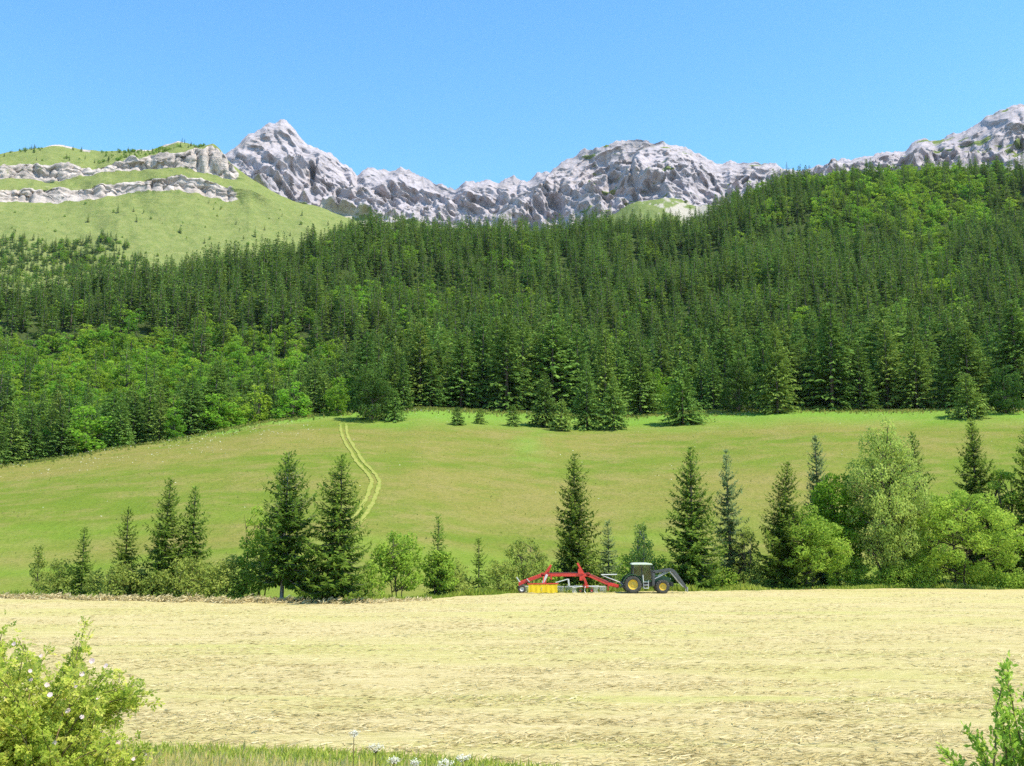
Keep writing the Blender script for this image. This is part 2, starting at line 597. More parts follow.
def make_far_spruce(g, H, Rad, whorls, per, bare=.02, extra=3, fine=1.0):
    """spruce for the forest: each bough a drooping spray with side sprays hanging off its outer half"""
    W, L = Wood(), Leaves()
    zs = np.linspace(0, 1, 5)
    ph = g.uniform(0, 6.28, 3)
    W.tube(np.stack([zs * 0, zs * 0, zs * H], 1), H * .013 * (1 - zs) ** .8 + .02, 5)
    for i in range(whorls):
        f = bare + (1 - bare) * ((i + g.uniform(0, .7)) / whorls) ** .9
        if f > .975:
            continue
        prof = ((1 - f) / (1 - bare)) ** .74 * min(1, .8 + (f - bare) * 2)
        nb = max(5, int(per * (.5 + .5 * (1 - f))))
        a = g.uniform(0, 6.28) + np.arange(nb) * 6.283 / nb + g.normal(0, .25, nb)
        Lb = Rad * prof * g.uniform(.6, 1.22, nb) * (1 + .15 * np.sin(2 * a + ph[0] + 6 * f) + .15 * np.sin(a + ph[1] - 9 * f)) + .15
        e = np.radians(-16 + 46 * f + g.normal(0, 8, nb))
        h = np.stack([np.cos(a), np.sin(a), np.zeros(nb)], 1)
        d = unit(h * np.cos(e)[:, None] + np.array([0, 0, 1.0]) * np.sin(e)[:, None])
        S = unit(np.cross(d, [0, 0, 1.0]) + g.normal(0, .3, (nb, 3)))
        base = np.array([0, 0, f * H]) + g.normal(0, .1, (nb, 3)) + h * (Lb * .08)[:, None]
        t0 = g.uniform(.3, .62, nb)
        L.cards(base, d, S, Lb * (.55 + .45 * fine), Lb * .42 * fine + .12, t0 + g.normal(0, .1, nb), mid=.6)
        for k in range(extra):
            s_ = g.uniform(.35, 1.0, nb)
            p = base + d * (Lb * s_)[:, None]
            sg = g.choice([-1, 1], nb)[:, None]
            dd = unit(d * .7 + S * sg * g.uniform(.2, .9, nb)[:, None] + np.array([0, 0, -1.0]) * g.uniform(.15, 1.0, nb)[:, None])
            ln = np.minimum(.35 + .28 * Lb, 1.25) * g.uniform(.7, 1.25, nb) * (.4 + .6 * fine)
            L.cards(p, dd, unit(np.cross(dd, [0, 0, 1.0]) + g.normal(0, .6, (nb, 3))), ln, ln * .46, t0 + .2 * (s_ - .4) + g.normal(0, .12, nb))
    k = 6
    d = unit(np.stack([g.normal(0, .3, k), g.normal(0, .3, k), np.ones(k)], 1))
    L.cards(np.zeros((k, 3)) + [0, 0, H * .955], d, unit(np.cross(d, g.normal(0, 1, (k, 3)))), H * .055, H * .017, .62 + g.normal(0, .08, k))
    return W, L
# ------------------------------------------------------------------ lie of the land
hay_far = Curve([(-600, 588), (-100, 595), (0, 597), (150, 600), (330, 603), (400, 600.5), (500, 594), (600, 592), (700, 591), (800, 590), (1024, 587), (1600, 584)])
hay_near_d = Table([(-500, 36), (0, 32.5), (110, 31), (300, 29.3), (480, 27.2), (700, 24.5), (1024, 22), (1500, 20)])
mead_top = Curve([(-500, 500), (-200, 488), (0, 470), (100, 452), (200, 435), (270, 422), (340, 414), (420, 410), (500, 413), (600, 418), (700, 413), (800, 410), (900, 412), (1024, 411), (1500, 405)])
mead_d = Table([(-500, 200), (0, 228), (200, 250), (350, 268), (500, 275), (1024, 280), (1500, 285)])
crest_drop = Table([(-500, -9), (0, -7), (250, -6), (330, -1), (420, 5), (1500, 7)])
ridge_tops = Curve([(-600, 320), (-200, 300), (0, 284), (100, 275), (170, 268), (200, 264), (250, 253), (300, 243), (350, 230), (400, 224), (500, 215), (600, 216), (650, 224), (690, 222), (720, 211), (750, 198), (780, 187), (850, 181), (950, 178), (1024, 177), (1300, 178), (1600, 175)])
ridge_d = Table([(-500, 600), (0, 680), (200, 740), (400, 820), (600, 850), (700, 880), (850, 930), (1024, 950), (1500, 980)])


def pchip(D, Z, d):
    """shape-keeping interpolation, a column of knots per query"""
    h = np.diff(D, axis=0)
    dl = np.diff(Z, axis=0) / h
    m = np.zeros_like(Z)
    a, b = dl[:-1], dl[1:]
    same = a * b > 0
    m[1:-1] = np.where(same, 2 * a * b / np.where(same, a + b, 1), 0)
    m[0], m[-1] = dl[0], dl[-1]
    out = np.array(Z[-1], float)
    for i in range(len(D) - 1):
        k = (d >= D[i]) & (d < D[i + 1])
        t = np.clip((d - D[i]) / h[i], 0, 1)
        v = (2 * t**3 - 3 * t**2 + 1) * Z[i] + (t**3 - 2 * t**2 + t) * h[i] * m[i] + (-2 * t**3 + 3 * t**2) * Z[i + 1] + (t**3 - t**2) * h[i] * m[i + 1]
        out = np.where(k, v, out)
    return np.where(d < D[0], Z[0], out)


def hay_edge(a):
    return CAMZ / -hay_far(a) + .9 * vnoise(a * 60, 0 * a, 0, 3) + .35 * vnoise(a * 300, 0 * a, 0, 4)


def knots(a):
    one = np.ones_like(a)
    df, dm = CAMZ / -hay_far(a), mead_d(a)
    zm = CAMZ + mead_top(a) * dm
    dr = ridge_d(a)
    zr = CAMZ + ridge_tops(a) * dr - Table([(-500, 25), (560, 25), (640, 21), (730, 16), (1500, 16)])(a)
    drop = crest_drop(a)
    d1 = dm + 40
    z1 = zm + drop
    q = .5
    dq = d1 * (1 - q) + dr * q
    zq = (z1 * (1 - q) + zr * q) - np.where(drop < 0, 4, 10)
    ml = np.clip((np.radians(-8) - a) / .3, 0, 1)
    D = np.stack([.3 * one, 5 * one, 9 * one, 16 * one, 22 * one, 26 * one, df, df + 9, df + 26, df + (dm - df) * .55, dm - 12, dm, d1, dq, dr, dr + 120, dr + 320, 1700 + 0 * one, 4200 * one])
    zb = zm * .03 + .5
    Z = np.stack([4.4 * one, 4.25 + 0 * ml, 3.05 + .25 * ml, 1.15 + .25 * ml, .18 * one, 0 * one, 0 * one, -.7 * one, zb, zb + (zm - zb) * .475, zm - (zm - zb) / (dm - df - 26) * 10, zm, z1, zq, zr, zr - 12, zr - 75, 110 + 0 * one, 150 + 0 * one])
    return D, Z


def ground(x, y):
    x = np.atleast_1d(np.asarray(x, float)); y = np.atleast_1d(np.asarray(y, float))
    a, d = np.arctan2(x, y), np.hypot(x, y)
    D, Z = knots(np.clip(a, -1.2, 1.2))
    z = pchip(D, Z, d)
    mead = np.clip((d - 100) / 60, 0, 1)
    z = z + mead * (.5 * fbm(x / 28, y / 28, 0, 3, 21)) + np.clip((d - 330) / 150, 0, 1) * 7 * fbm(x / 110, y / 110, 0, 3, 31)
    hay = np.clip((d - 24) / 6, 0, 1) * np.clip((106 - d) / 20, 0, 1)
    z = z + hay * .05 * fbm(x / 6, y / 6, 0, 2, 8)
    return z


def gz(x, y):
    return float(ground(x, y)[0])


def polar_sheet(name, a, d_rows, mat, extra=None):
    """sheet over azimuths a (n) and per-row distances d_rows (r x n)"""
    A = np.broadcast_to(a, d_rows.shape)
    x, y = np.sin(A) * d_rows, np.cos(A) * d_rows
    z = ground(x.ravel(), y.ravel()).reshape(x.shape)
    r, n = x.shape
    i, k = np.meshgrid(np.arange(r - 1), np.arange(n - 1), indexing='ij')
    q = np.stack([i * n + k, i * n + k + 1, (i + 1) * n + k + 1, (i + 1) * n + k], -1).reshape(-1, 4)
    at = {kk: ('POINT', fn(x, y, z).ravel()) for kk, fn in (extra or {}).items()}
    me = mesh_data(name, np.stack([x, y, z], -1), q, [mat], attrs=at, smooth=True)
    o = link(name, me)
    tag(o, kind='structure')
    return o


# ---- ground materials
def mat_hay():
    m, nt, out = new_mat('mown_hay')
    n = N(nt)
    p = n.pos()
    big = n.noise(n.mapping(p, (.05, .13, .1)), 1.0, 4)
    str_ = n.noise(n.mapping(p, (.55, 2.4, 1), (0, 0, R(4))), 1.0, 5, .6, .8)
    fine = n.noise(n.mapping(p, (2.2, 7, 2), (0, 0, R(-7))), 1.0, 5, .7, .6)
    spk = n.noise(n.mapping(p, (5, 11, 5), (0, 0, R(11))), 1.0, 3, .6)
    c = n.mix(n.ramp(str_, [(.32, 0.0), (.68, 1.0)]), (0.425, 0.352, 0.148), (0.580, 0.475, 0.249))
    c = n.mix(n.math('MULTIPLY', n.ramp(big, [(.42, 0.0), (.66, 1.0)]), .5), c, (0.415, 0.402, 0.114))
    c = n.mix(n.math('MULTIPLY', n.ramp(fine, [(.50, 0.0), (.72, 1.0)]), .55), c, (0.658, 0.548, 0.333))
    c = n.mix(n.math('MULTIPLY', n.ramp(spk, [(.26, 1.0), (.42, 0.0)]), .5), c, (0.242, 0.192, 0.074))
    lines = n.noise(n.mapping(p, (.012, .42, .1), (0, 0, R(1.5))), 1.0, 3, .6)
    c = n.mix(n.math('MULTIPLY', n.ramp(lines, [(.54, 0.0), (.70, 1.0)]), .42), c, (0.387, 0.402, 0.105))
    h = n.math('ADD', n.math('MULTIPLY', fine, .6), n.math('MULTIPLY', str_, .7))
    nt.links.new(n.diffuse(c, n.bump(h, .8, .25)), out.inputs[0])
    return m


def mat_meadow():
    m, nt, out = new_mat('meadow_grass')
    n = N(nt)
    p = n.pos()
    up = n.attr('upper')      # herbs along the forest edge
    low = n.attr('lower')     # fresh grass at the foot
    a = n.noise(n.mapping(p, (0.017, 0.030, 0.043)), 1.0, 5, .6, .5)
    b = n.noise(n.mapping(p, (0.138, 0.189, 0.172)), 1.0, 5, .65)
    f = n.noise(n.mapping(p, (1.3, 1.6, 1.3)), 1.0, 4, .7)
    c = n.mix(n.ramp(a, [(.40, 0.0), (.58, 1.0)]), (0.146, 0.196, 0.029), (0.217, 0.204, 0.052))
    c = n.mix(n.math('MULTIPLY', n.ramp(b, [(.46, 0.0), (.66, 1.0)]), .7), c, (0.265, 0.221, 0.079))
    c = n.mix(n.math('MULTIPLY', n.ramp(b, [(.30, 1.0), (.45, 0.0)]), .5), c, (0.119, 0.191, 0.024))
    c = n.mix(n.math('MULTIPLY', n.ramp(f, [(.35, 1.0), (.52, 0.0)]), .5), c, (0.102, 0.139, 0.024))
    c = n.mix(n.math('MULTIPLY', up, .85), c, n.mix(f, (0.110, 0.252, 0.022), (0.206, 0.340, 0.060)))
    c = n.mix(n.math('MULTIPLY', low, .7), c, n.mix(f, (0.123, 0.217, 0.020), (0.186, 0.270, 0.040)))
    nt.links.new(n.diffuse(c, n.bump(n.math('ADD', f, n.math('MULTIPLY', b, 2.0)), .7, .6)), out.inputs[0])
    return m


def mat_verge():
    m, nt, out = new_mat('verge_soil_and_grass')
    n = N(nt)
    p = n.pos()
    g = n.attr('green')
    f = n.noise(p, 3.0, 6, .7)
    c = n.ramp(f, [(.3, (.11, .12, .04)), (.7, (.26, .23, .12))])
    c = n.mix(g, c, n.ramp(f, [(.3, (.17, .24, .04)), (.7, (.30, .36, .09))]))
    nt.links.new(n.diffuse(c, n.bump(f, .8, .2)), out.inputs[0])
    return m


def mat_floor():
    m, nt, out = new_mat('forest_floor')
    n = N(nt)
    f = n.noise(n.pos(), .3, 6, .7)
    nt.links.new(n.diffuse(n.ramp(f, [(.3, (.03, .045, .015)), (.7, (.075, .10, .03))])), out.inputs[0])
    return m


def mat_path():
    m, nt, out = new_mat('flattened_grass')
    n = N(nt)
    f = n.noise(n.pos(), .9, 6, .7)
    g2 = n.noise(n.pos(), 1.1, 5, .75)
    worn = n.ramp(n.math('ADD', n.attr('worn'), n.math('MULTIPLY', n.math('SUBTRACT', g2, .5), 1.5)), [(.25, 0.0), (.55, 1.0)])
    c = n.mix(worn, n.mix(f, (.15, .22, .035), (.24, .26, .06)), n.ramp(f, [(.3, (.21, .235, .047)), (.7, (.31, .30, .088))]))
    nt.links.new(n.diffuse(c, n.bump(f, .6, .2)), out.inputs[0])
    return m


A0, A1 = R(-58), R(58)
az = np.linspace(A0, A1, 620)
edge = hay_edge(az)
near = hay_near_d(az) + .25 * vnoise(az * 40, 0 * az, 0, 5)
t = np.linspace(0, 1, 26)[:, None]
verge = polar_sheet('grass_verge', az, .3 * (near / .3) ** t, mat_verge(), {'green': lambda x, y, z: np.clip((np.hypot(x, y) - hay_near_d(np.arctan2(x, y)) + 2.3) / .5, 0, 1)})
t = np.linspace(0, 1, 190)[:, None]
hay_field = polar_sheet('hay_field', az, near * (edge / near) ** t, mat_hay())
t = np.linspace(0, 1, 150)[:, None]
mdv = mead_d(az) + 6


def upper(x, y, z):
    a, d = np.arctan2(x, y), np.hypot(x, y)
    u = mead_d(a) - d + 4 * fbm(x / 14, y / 14, 0, 3, 5)
    w = Table([(0, 3), (250, 5), (340, 18), (400, 30), (520, 26), (600, 24), (700, 28), (1024, 20)])(a)
    s = np.clip(1.55 - u / w, 0, 1)
    px, py = to_px(x, y, z)
    spot = np.clip(1 - np.hypot((px - 530) / 34, (py - 445) / 15) + .5 * fbm(x / 9, y / 9, 0, 3, 15), 0, 1)
    return np.clip(s * .9 + .75 * spot, 0, 1)


def lower(x, y, z):
    a, d = np.arctan2(x, y), np.hypot(x, y)
    return np.clip(1.1 - (d - CAMZ / -hay_far(a) - 12) / 34 + .6 * fbm(x / 18, y / 9, 0, 3, 9), 0, 1)


meadow = polar_sheet('meadow', az, edge + (mdv - edge) * t, mat_meadow(), {'upper': upper, 'lower': lower})
t = np.linspace(0, 1, 110)[:, None]
hillside = polar_sheet('wooded_hillside', az[::3], (mdv * (3300 / mdv) ** t)[:, ::3], mat_floor())
# the bank behind and beside the camera
ab = np.linspace(A1, A0 + 2 * math.pi, 90)
db = np.linspace(0, 1, 12)[:, None]
x, y = np.sin(ab) * (.3 * (220 / .3) ** db), np.cos(ab) * (.3 * (220 / .3) ** db)
zz = ground(np.sin(np.clip(np.where(ab > math.pi, ab - 2 * math.pi, ab), -1.01, 1.01)) * np.hypot(x, y).ravel().reshape(x.shape), np.cos(np.clip(np.where(ab > math.pi, ab - 2 * math.pi, ab), -1.01, 1.01)) * np.hypot(x, y)).ravel() if False else None
wgt = np.clip(np.minimum(ab - A1, A0 + 2 * math.pi - ab) / .5, 0, 1)
dd = np.hypot(x, y)
zr_ = ground((np.sin(A1) * dd).ravel(), (np.cos(A1) * dd).ravel()).reshape(dd.shape)
zl_ = ground((np.sin(A0) * dd).ravel(), (np.cos(A0) * dd).ravel()).reshape(dd.shape)
side = np.where(ab < math.pi, zr_, zl_)
zz = side * (1 - wgt) + 4.4 * wgt
r_, n_ = x.shape
i, k = np.meshgrid(np.arange(r_ - 1), np.arange(n_ - 1), indexing='ij')
q = np.stack([i * n_ + k, i * n_ + k + 1, (i + 1) * n_ + k + 1, (i + 1) * n_ + k], -1).reshape(-1, 4)
tag(link('roadside_ground', mesh_data('roadside_ground', np.stack([x, y, zz], -1), q, [bpy.data.materials['verge_soil_and_grass']], attrs={'green': ('POINT', np.full(x.size, .5))}, smooth=True)), kind='structure')


def at_ground(px, py, dmax=3000.0):
    """first meeting of a photograph ray with the ground"""
    a, te = px_dir(px, py)
    d = np.linspace(5, 1000, 6000)
    z = ground(np.sin(a) * d, np.cos(a) * d)
    k = np.argmax(z >= CAMZ + te * d)
    return float(np.sin(a) * d[k]), float(np.cos(a) * d[k])


# wheel tracks of flattened grass down the meadow
centre = [(343.5, 423.5), (343.5, 429), (345, 437), (350, 446), (357, 457), (365, 467), (372, 475), (375.5, 480), (375, 487), (371, 498), (366, 507), (360.5, 516), (352, 527), (340, 538)]
pts = np.array([at_ground(*c) for c in centre])
# smooth
tt = np.linspace(0, len(pts) - 1, 90)
sm = np.stack([np.interp(tt, np.arange(len(pts)), pts[:, j]) for j in (0, 1)], 1)
for _ in range(6):
    sm[1:-1] = (sm[:-2] + 2 * sm[1:-1] + sm[2:]) / 4
tang = unit(np.gradient(sm, axis=0))
nor = np.stack([tang[:, 1], -tang[:, 0]], 1)
vs, qs, c0 = [], [], 0
for off, wd in ((-.62, .66), (.62, .66)):
    jit = .16 * vnoise(np.arange(90) * .9, np.full(90, off), 0, 41)[:, None]
    wv = (wd + .25 * vnoise(np.arange(90) * .7, np.full(90, off), 0, 43))[:, None]
    rows = []
    for e in (-.5, -.17, .17, .5):
        pp = sm + nor * (off + e * wv + jit)
        rows.append(np.stack([pp[:, 0], pp[:, 1], ground(pp[:, 0], pp[:, 1]) + .09], 1))
    g_ = np.stack(rows, 1)
    vs.append(g_.reshape(-1, 3))
    i, k = np.meshgrid(np.arange(89), np.arange(3), indexing='ij')
    qs.append(np.stack([i * 4 + k, i * 4 + k + 1, (i + 1) * 4 + k + 1, (i + 1) * 4 + k], -1).reshape(-1, 4) + c0)
    c0 += 360
tag(link('wheel_track_path', mesh_data('wheel_track_path', np.concatenate(vs), np.concatenate(qs), [mat_path()], attrs={'worn': ('POINT', np.tile([0., 1., 1., 0.], 180) * np.tile(np.repeat(np.clip(np.minimum(np.arange(90) / 8, (89 - np.arange(90)) / 8), 0, 1), 4), 2))}, smooth=True)), kind='structure')

# ------------------------------------------------------------------ rocks and mountains
def mat_rock(name, rock_a, rock_b, grass_a, grass_b, sc=1.0, stain=(.30, .24, .17)):
    m, nt, out = new_mat(name)
    n = N(nt)
    p = n.pos()
    rk = n.attr('rock')
    f1 = n.noise(n.mapping(p, (.012 * sc, .012 * sc, .03 * sc), (.5, .35, 0)), 1.0, 8, .68, .6)
    f2 = n.noise(n.mapping(p, (.07 * sc, .07 * sc, .07 * sc)), 1.0, 6, .7)
    st = n.noise(n.mapping(p, (.006 * sc, .006 * sc, .05 * sc), (.75, .5, 0)), 1.0, 5, .6, 1.2)
    c = n.mix(n.ramp(f1, [(.3, 0.0), (.66, 1.0)]), rock_a, rock_b)
    c = n.mix(n.math('MULTIPLY', n.ramp(st, [(.55, 0.0), (.72, 1.0)]), .38), c, stain)
    c = n.mix(n.math('MULTIPLY', n.ramp(f2, [(.28, 1.0), (.45, 0.0)]), .25), c, (.22, .21, .22))
    vo = n.node('ShaderNodeTexVoronoi', feature='DISTANCE_TO_EDGE')
    n.put(vo.inputs['Vector'], n.mapping(p, (.028 * sc, .028 * sc, .012 * sc), (.6, .75, .3)))
    vo.inputs['Scale'].default_value = 1.0
    crack = n.ramp(n.math('ADD', vo.outputs[0], n.math('MULTIPLY', f2, .22)), [(.09, 1.0), (.20, 0.0)])
    c = n.mix(n.math('MULTIPLY', crack, .55), c, (.17, .155, .15))
    gr = n.mix(n.ramp(f2, [(.35, 0.0), (.65, 1.0)]), grass_a, grass_b)
    pale = n.noise(n.mapping(p, (.02, .02, .008)), 1.0, 5, .6)
    gr = n.mix(n.math('MULTIPLY', n.ramp(pale, [(.68, 0.0), (.74, 1.0)]), .6), gr, (.42, .40, .28))
    k = n.math('ADD', rk, n.math('MULTIPLY', n.math('SUBTRACT', f2, .5), .9))
    k = n.ramp(k, [(.42, 0.0), (.56, 1.0)])
    col = n.mix(k, gr, c)
    scree = n.attr('scree')
    col = n.mix(scree, col, n.mix(f2, (.33, .30, .245), (.42, .385, .32)))
    nt.links.new(n.diffuse(col, n.bump(n.math('ADD', f1, n.math('MULTIPLY', f2, .35)), .75, 8.0)), out.inputs[0])
    return m


def grid_mesh(name, P, mat, attrs):
    r, n = P.shape[:2]
    i, k = np.meshgrid(np.arange(r - 1), np.arange(n - 1), indexing='ij')
    q = np.stack([i * n + k, i * n + k + 1, (i + 1) * n + k + 1, (i + 1) * n + k], -1).reshape(-1, 4)
    me = mesh_data(name, P, q, [mat], attrs={kk: ('POINT', v.ravel()) for kk, v in attrs.items()}, smooth=False)
    return tag(link(name, me), kind='structure')


def ladder(knd, a, rows):
    """rows: list of (d, z) arrays from foot to crest; samples per span in knd"""
    ds, zs, vs = [], [], []
    for i in range(len(rows) - 1):
        for t in np.linspace(0, 1, knd[i], endpoint=(i == len(rows) - 2)):
            ds.append(rows[i][0] * (1 - t) + rows[i + 1][0] * t)
            zs.append(rows[i][1] * (1 - t) + rows[i + 1][1] * t)
            vs.append(i + t)
    return np.array(ds), np.array(zs), np.array(vs)


# --- green hill with two limestone bands
hill_sky = Curve([(-500, 175), (-250, 162), (-80, 158), (0, 154), (30, 148), (60, 147), (100, 150), (150, 149), (165, 145), (178, 140), (190, 143.5), (200, 147), (214, 145), (220, 152), (228, 163), (240, 172), (260, 186), (290, 199), (328, 211), (349, 220), (400, 236), (450, 262), (520, 300)])
c1t = Curve([(-500, 180), (0, 163), (30, 162), (50, 162), (80, 164.5), (95, 171), (102, 169), (120, 162), (150, 158), (180, 155), (200, 150), (213, 146.5), (220, 153), (228, 165), (240, 175), (300, 207), (400, 240), (520, 305)])
c1b = Curve([(-500, 196), (0, 177), (50, 178), (80, 176), (95, 174), (120, 170), (150, 169), (180, 170), (200, 174), (215, 177), (222, 180), (232, 180), (245, 181), (300, 210), (400, 243), (520, 308)])
c2t = Curve([(-500, 206), (0, 187), (50, 187), (80, 190), (100, 186), (120, 183.5), (150, 180), (180, 178.5), (200, 179), (215, 183), (232, 189), (250, 190), (300, 212), (400, 245), (520, 310)])
c2b = Curve([(-500, 214), (0, 199), (50, 198), (75, 198), (100, 195), (120, 190), (150, 188), (180, 188), (200, 190.5), (215, 195), (235, 197), (250, 195), (300, 214), (400, 247), (520, 312)])
ah = np.linspace(px_dir(-480, 300)[0], px_dir(500, 300)[0], 640)
dB = 1080 + 0 * ah
d2b = np.interp(ah, [px_dir(0, 300)[0], px_dir(230, 300)[0], px_dir(400, 300)[0]], [1500, 1440, 1420])
rows = []
zf = lambda c, d: CAMZ + c * d
rows.append((dB, np.minimum(zf(np.full_like(ah, .17), dB), zf(c2b(ah), d2b) - 60)))
rows.append((dB * .45 + d2b * .55, None))
rows.append((d2b, zf(c2b(ah), d2b)))
rows.append((d2b + 8, zf(c2t(ah), d2b + 8)))
rows.append((d2b + 60, zf(c1b(ah), d2b + 60)))
rows.append((d2b + 70, zf(c1t(ah), d2b + 70)))
dsk = d2b + 70 + 140 * np.clip((c1t(ah) * 0 + hill_sky(ah) - c1t(ah)) / .012, .06, 1)
rows.append((dsk, zf(hill_sky(ah), dsk)))
rows.append((dsk + 200, zf(hill_sky(ah), dsk) - 40))
rows.append((dsk + 700, zf(hill_sky(ah), dsk) * .3))
rows[1] = (rows[1][0], rows[0][1] * .48 + rows[2][1] * .52 - 8)
dh, zh, vh = ladder([26, 34, 14, 14, 14, 22, 10, 8], ah, rows)
v2 = np.broadcast_to(vh[:, None], dh.shape)
Ah = np.broadcast_to(ah, dh.shape)
sx = Ah * 1450
fade = np.clip((px_dir(238, 300)[0] - Ah) / .012, 0, 1)
incl = ((np.abs(v2 - 2.5) < .54) | (np.abs(v2 - 4.5) < .54)).astype(float)
big = fbm(sx / 95, zh / 90, 0, 4, 51)
rg = 1.1 - ridged(sx / 15, zh / 22, 0, 4, 52, .75)
dh = dh + big * 12 * np.clip(v2 - .8, 0, 1) * np.clip(6 - v2, .1, 1) + incl * fade * (3 - 6 * rg - 6 * np.abs(((zh + 4 * fbm(sx / 60, zh / 60, 0, 2, 59)) / 5.5) % 1 - .5))
zh = zh + incl * fade * 5 * fbm(sx / 13, zh / 11, 0, 3, 53) + (1 - incl) * 3.0 * fbm(sx / 40, dh / 40, 0, 3, 54)
# outcrops break the ledges and the cliffs break off in places
cut = fbm(sx / 55, v2 * 1.3, 0, 4, 55)
rock = np.clip(.5 - .5 * (1 - fade) + incl * fade * (.62 + .5 * np.minimum(cut, .2)) - (1 - incl) * (.62 - .34 * np.clip(fbm(sx / 24, zh / 9, 0, 4, 57) - .1, 0, 1.2) * fade * np.clip(v2 - 1.93, 0, .3) / .3 * np.clip(5.6 - v2, 0, 1)), 0, 1)
topk = np.clip(1 - np.abs(v2 - 5.95) / .10, 0, 1) * (fbm(sx / 30, 0 * sx, 0, 3, 58) > -.1) * fade
rock = np.clip(rock + topk * .9, 0, 1)
P = np.stack([np.sin(Ah) * dh, np.cos(Ah) * dh, zh], -1)
grass_h = ((.150, .195, .055), (.225, .245, .085))
mr = mat_rock('limestone_bands', (.33, .285, .255), (.56, .49, .445), *grass_h, sc=1.6)
hill = grid_mesh('hill', P, mr, {'rock': rock, 'scree': 0 * rock})
HILL = (Ah, v2, P)

# --- the rocky ridge behind
sky = [(150, 150), (200, 152), (226, 153), (232, 148), (245, 138), (252, 134), (258, 130), (266, 123.5), (273, 121.5), (280, 120), (287, 122.5), (292, 127), (300, 137), (306, 143), (312, 146), (325, 150), (332, 153), (338, 160), (345, 165), (352, 168), (357, 176), (362, 170), (368, 167), (380, 168), (388, 172), (393, 171), (400, 167), (410, 172), (425, 178), (433, 182), (440, 184), (447, 187), (455, 189), (460, 185), (466, 181), (478, 181.5), (490, 180), (497, 183), (505, 178), (514, 177), (520, 180), (530, 180), (540, 173), (550, 170), (560, 162), (572, 157), (585, 150), (600, 147), (615, 142.5), (640, 141), (665, 142), (685, 147), (700, 155), (712, 163), (722, 165), (730, 162), (740, 164), (755, 161), (770, 164), (785, 167), (800, 171), (812, 167), (822, 165), (835, 160), (850, 160.5), (870, 155), (890, 150.5), (905, 151), (912, 145), (922, 140), (935, 140.5), (950, 135), (965, 130.5), (977, 125), (985, 119), (992, 115), (1000, 110), (1008, 106), (1024, 103), (1060, 98), (1150, 110), (1300, 130), (1450, 150)]
m_sky = Curve(sky)
m_foot = Curve([(150, 215), (226, 195), (250, 195), (290, 203), (330, 211), (360, 217), (400, 222), (450, 228), (560, 232), (600, 222), (616, 213), (628, 205), (640, 200), (655, 199), (670, 198), (685, 203), (700, 207), (740, 200), (800, 195), (1024, 190), (1450, 200)])
m_d = Table([(150, 2350), (280, 2300), (400, 2250), (600, 2050), (700, 2050), (850, 1900), (1024, 1750), (1450, 1700)])
am = np.linspace(px_dir(160, 300)[0], px_dir(1430, 300)[0], 1150)
NR = 190
tv = np.linspace(0, 1, NR)[:, None]
dc = m_d(am)
df_ = dc - 330
zfoot = CAMZ + m_foot(am) * df_
zcr = CAMZ + m_sky(am) * dc
d0 = df_ - 260
z0 = np.maximum(zfoot - 190, 140)
LOW = .22
tl = np.clip(tv / LOW, 0, 1)
tu = np.clip((tv - LOW) / (1 - LOW), 0, 1)
dm_ = np.where(tv < LOW, d0 + (df_ - d0) * tl, df_ + (dc - df_) * tu)
zm_ = np.where(tv < LOW, z0 + (zfoot - z0) * tl, zfoot + (zcr - zfoot) * tu)
Am = np.broadcast_to(am, dm_.shape)
sx = Am * 2100
up_ = np.clip((tv - LOW) / .06, 0, 1)
crest = np.clip((1 - tv) / .34, 0, 1) ** .8
# slanting buttresses and gullies, then blocks, then roughness
sh = sx - zm_ * .75
w1 = 26 * fbm(sx / 140, zm_ / 120, 0, 3, 61)
but = -.72 + ridged((sh + w1) / 190, zm_ / 420, 0, 3, 62)
dip = np.clip(.5 + 1.6 * fbm(sx / 260, zm_ / 260, 0, 2, 88) - .5 * np.clip((sx / 2100 - .02) * 3, -1, 1), 0, 1)
wv = 14 * fbm(sx / 45, zm_ / 45, 0, 3, 89)
b1 = ridged((sx + zm_ + wv) / 36, (sx - zm_) / 150, 0, 4, 63, .62)      # slabs dipping to the right
b2 = ridged((sx - zm_ * 1.2 + wv) / 40, (sx + zm_) / 130, 0, 4, 93, .62)   # and to the left
blk = -.72 + b1 * dip + b2 * (1 - dip)
bt = (sx - zm_ * .55) / 150 + .9 * fbm(sx / 170, zm_ / 150, 0, 3, 76)
bt = bt - np.floor(bt)
bt = np.where(bt < .12, bt / .12, (1 - bt) / .88) - .5
bt2 = (sx + zm_ * .35) / 47 + .8 * fbm(sx / 60, zm_ / 70, 0, 3, 86)
bt2 = bt2 - np.floor(bt2)
bt2 = np.where(bt2 < .2, bt2 / .2, (1 - bt2) / .8) - .5
rgh = ridged(sx / 17, zm_ / 12, 0, 3, 64, .75) - .8
Tc = Table([(150, 0), (540, 0), (575, 1), (640, 1), (700, .25), (1500, .2)])(am)
cl = np.clip((vnoise(sx / 75, zm_ / 120, 0, 66) + .15) * 3, 0, 1)
amp = up_ * (0.02 + .98 * crest)
ph = zm_ / 44 + (sx * .35) / 60 + .8 * fbm(sx / 120, zm_ / 120, 0, 3, 68)
saw = ph - np.floor(ph)
step = np.where(saw < .72, saw / .72, (1 - saw) / .28) - .5
disp = amp * (50 * but + 21 * blk + 5 * rgh + 14 * bt2 + 55 * bt * np.clip(.7 + fbm(sx / 200, zm_ / 200, 0, 2, 77), 0, 1.3) - 12 * step * np.clip(.6 + fbm(sx / 90, zm_ / 90, 0, 2, 75), 0, 1.3)) - up_ * crest * Tc * cl * 45
zm_ = zm_ - .82 * disp * (zm_ - CAMZ) / dm_ + disp * .30 * crest
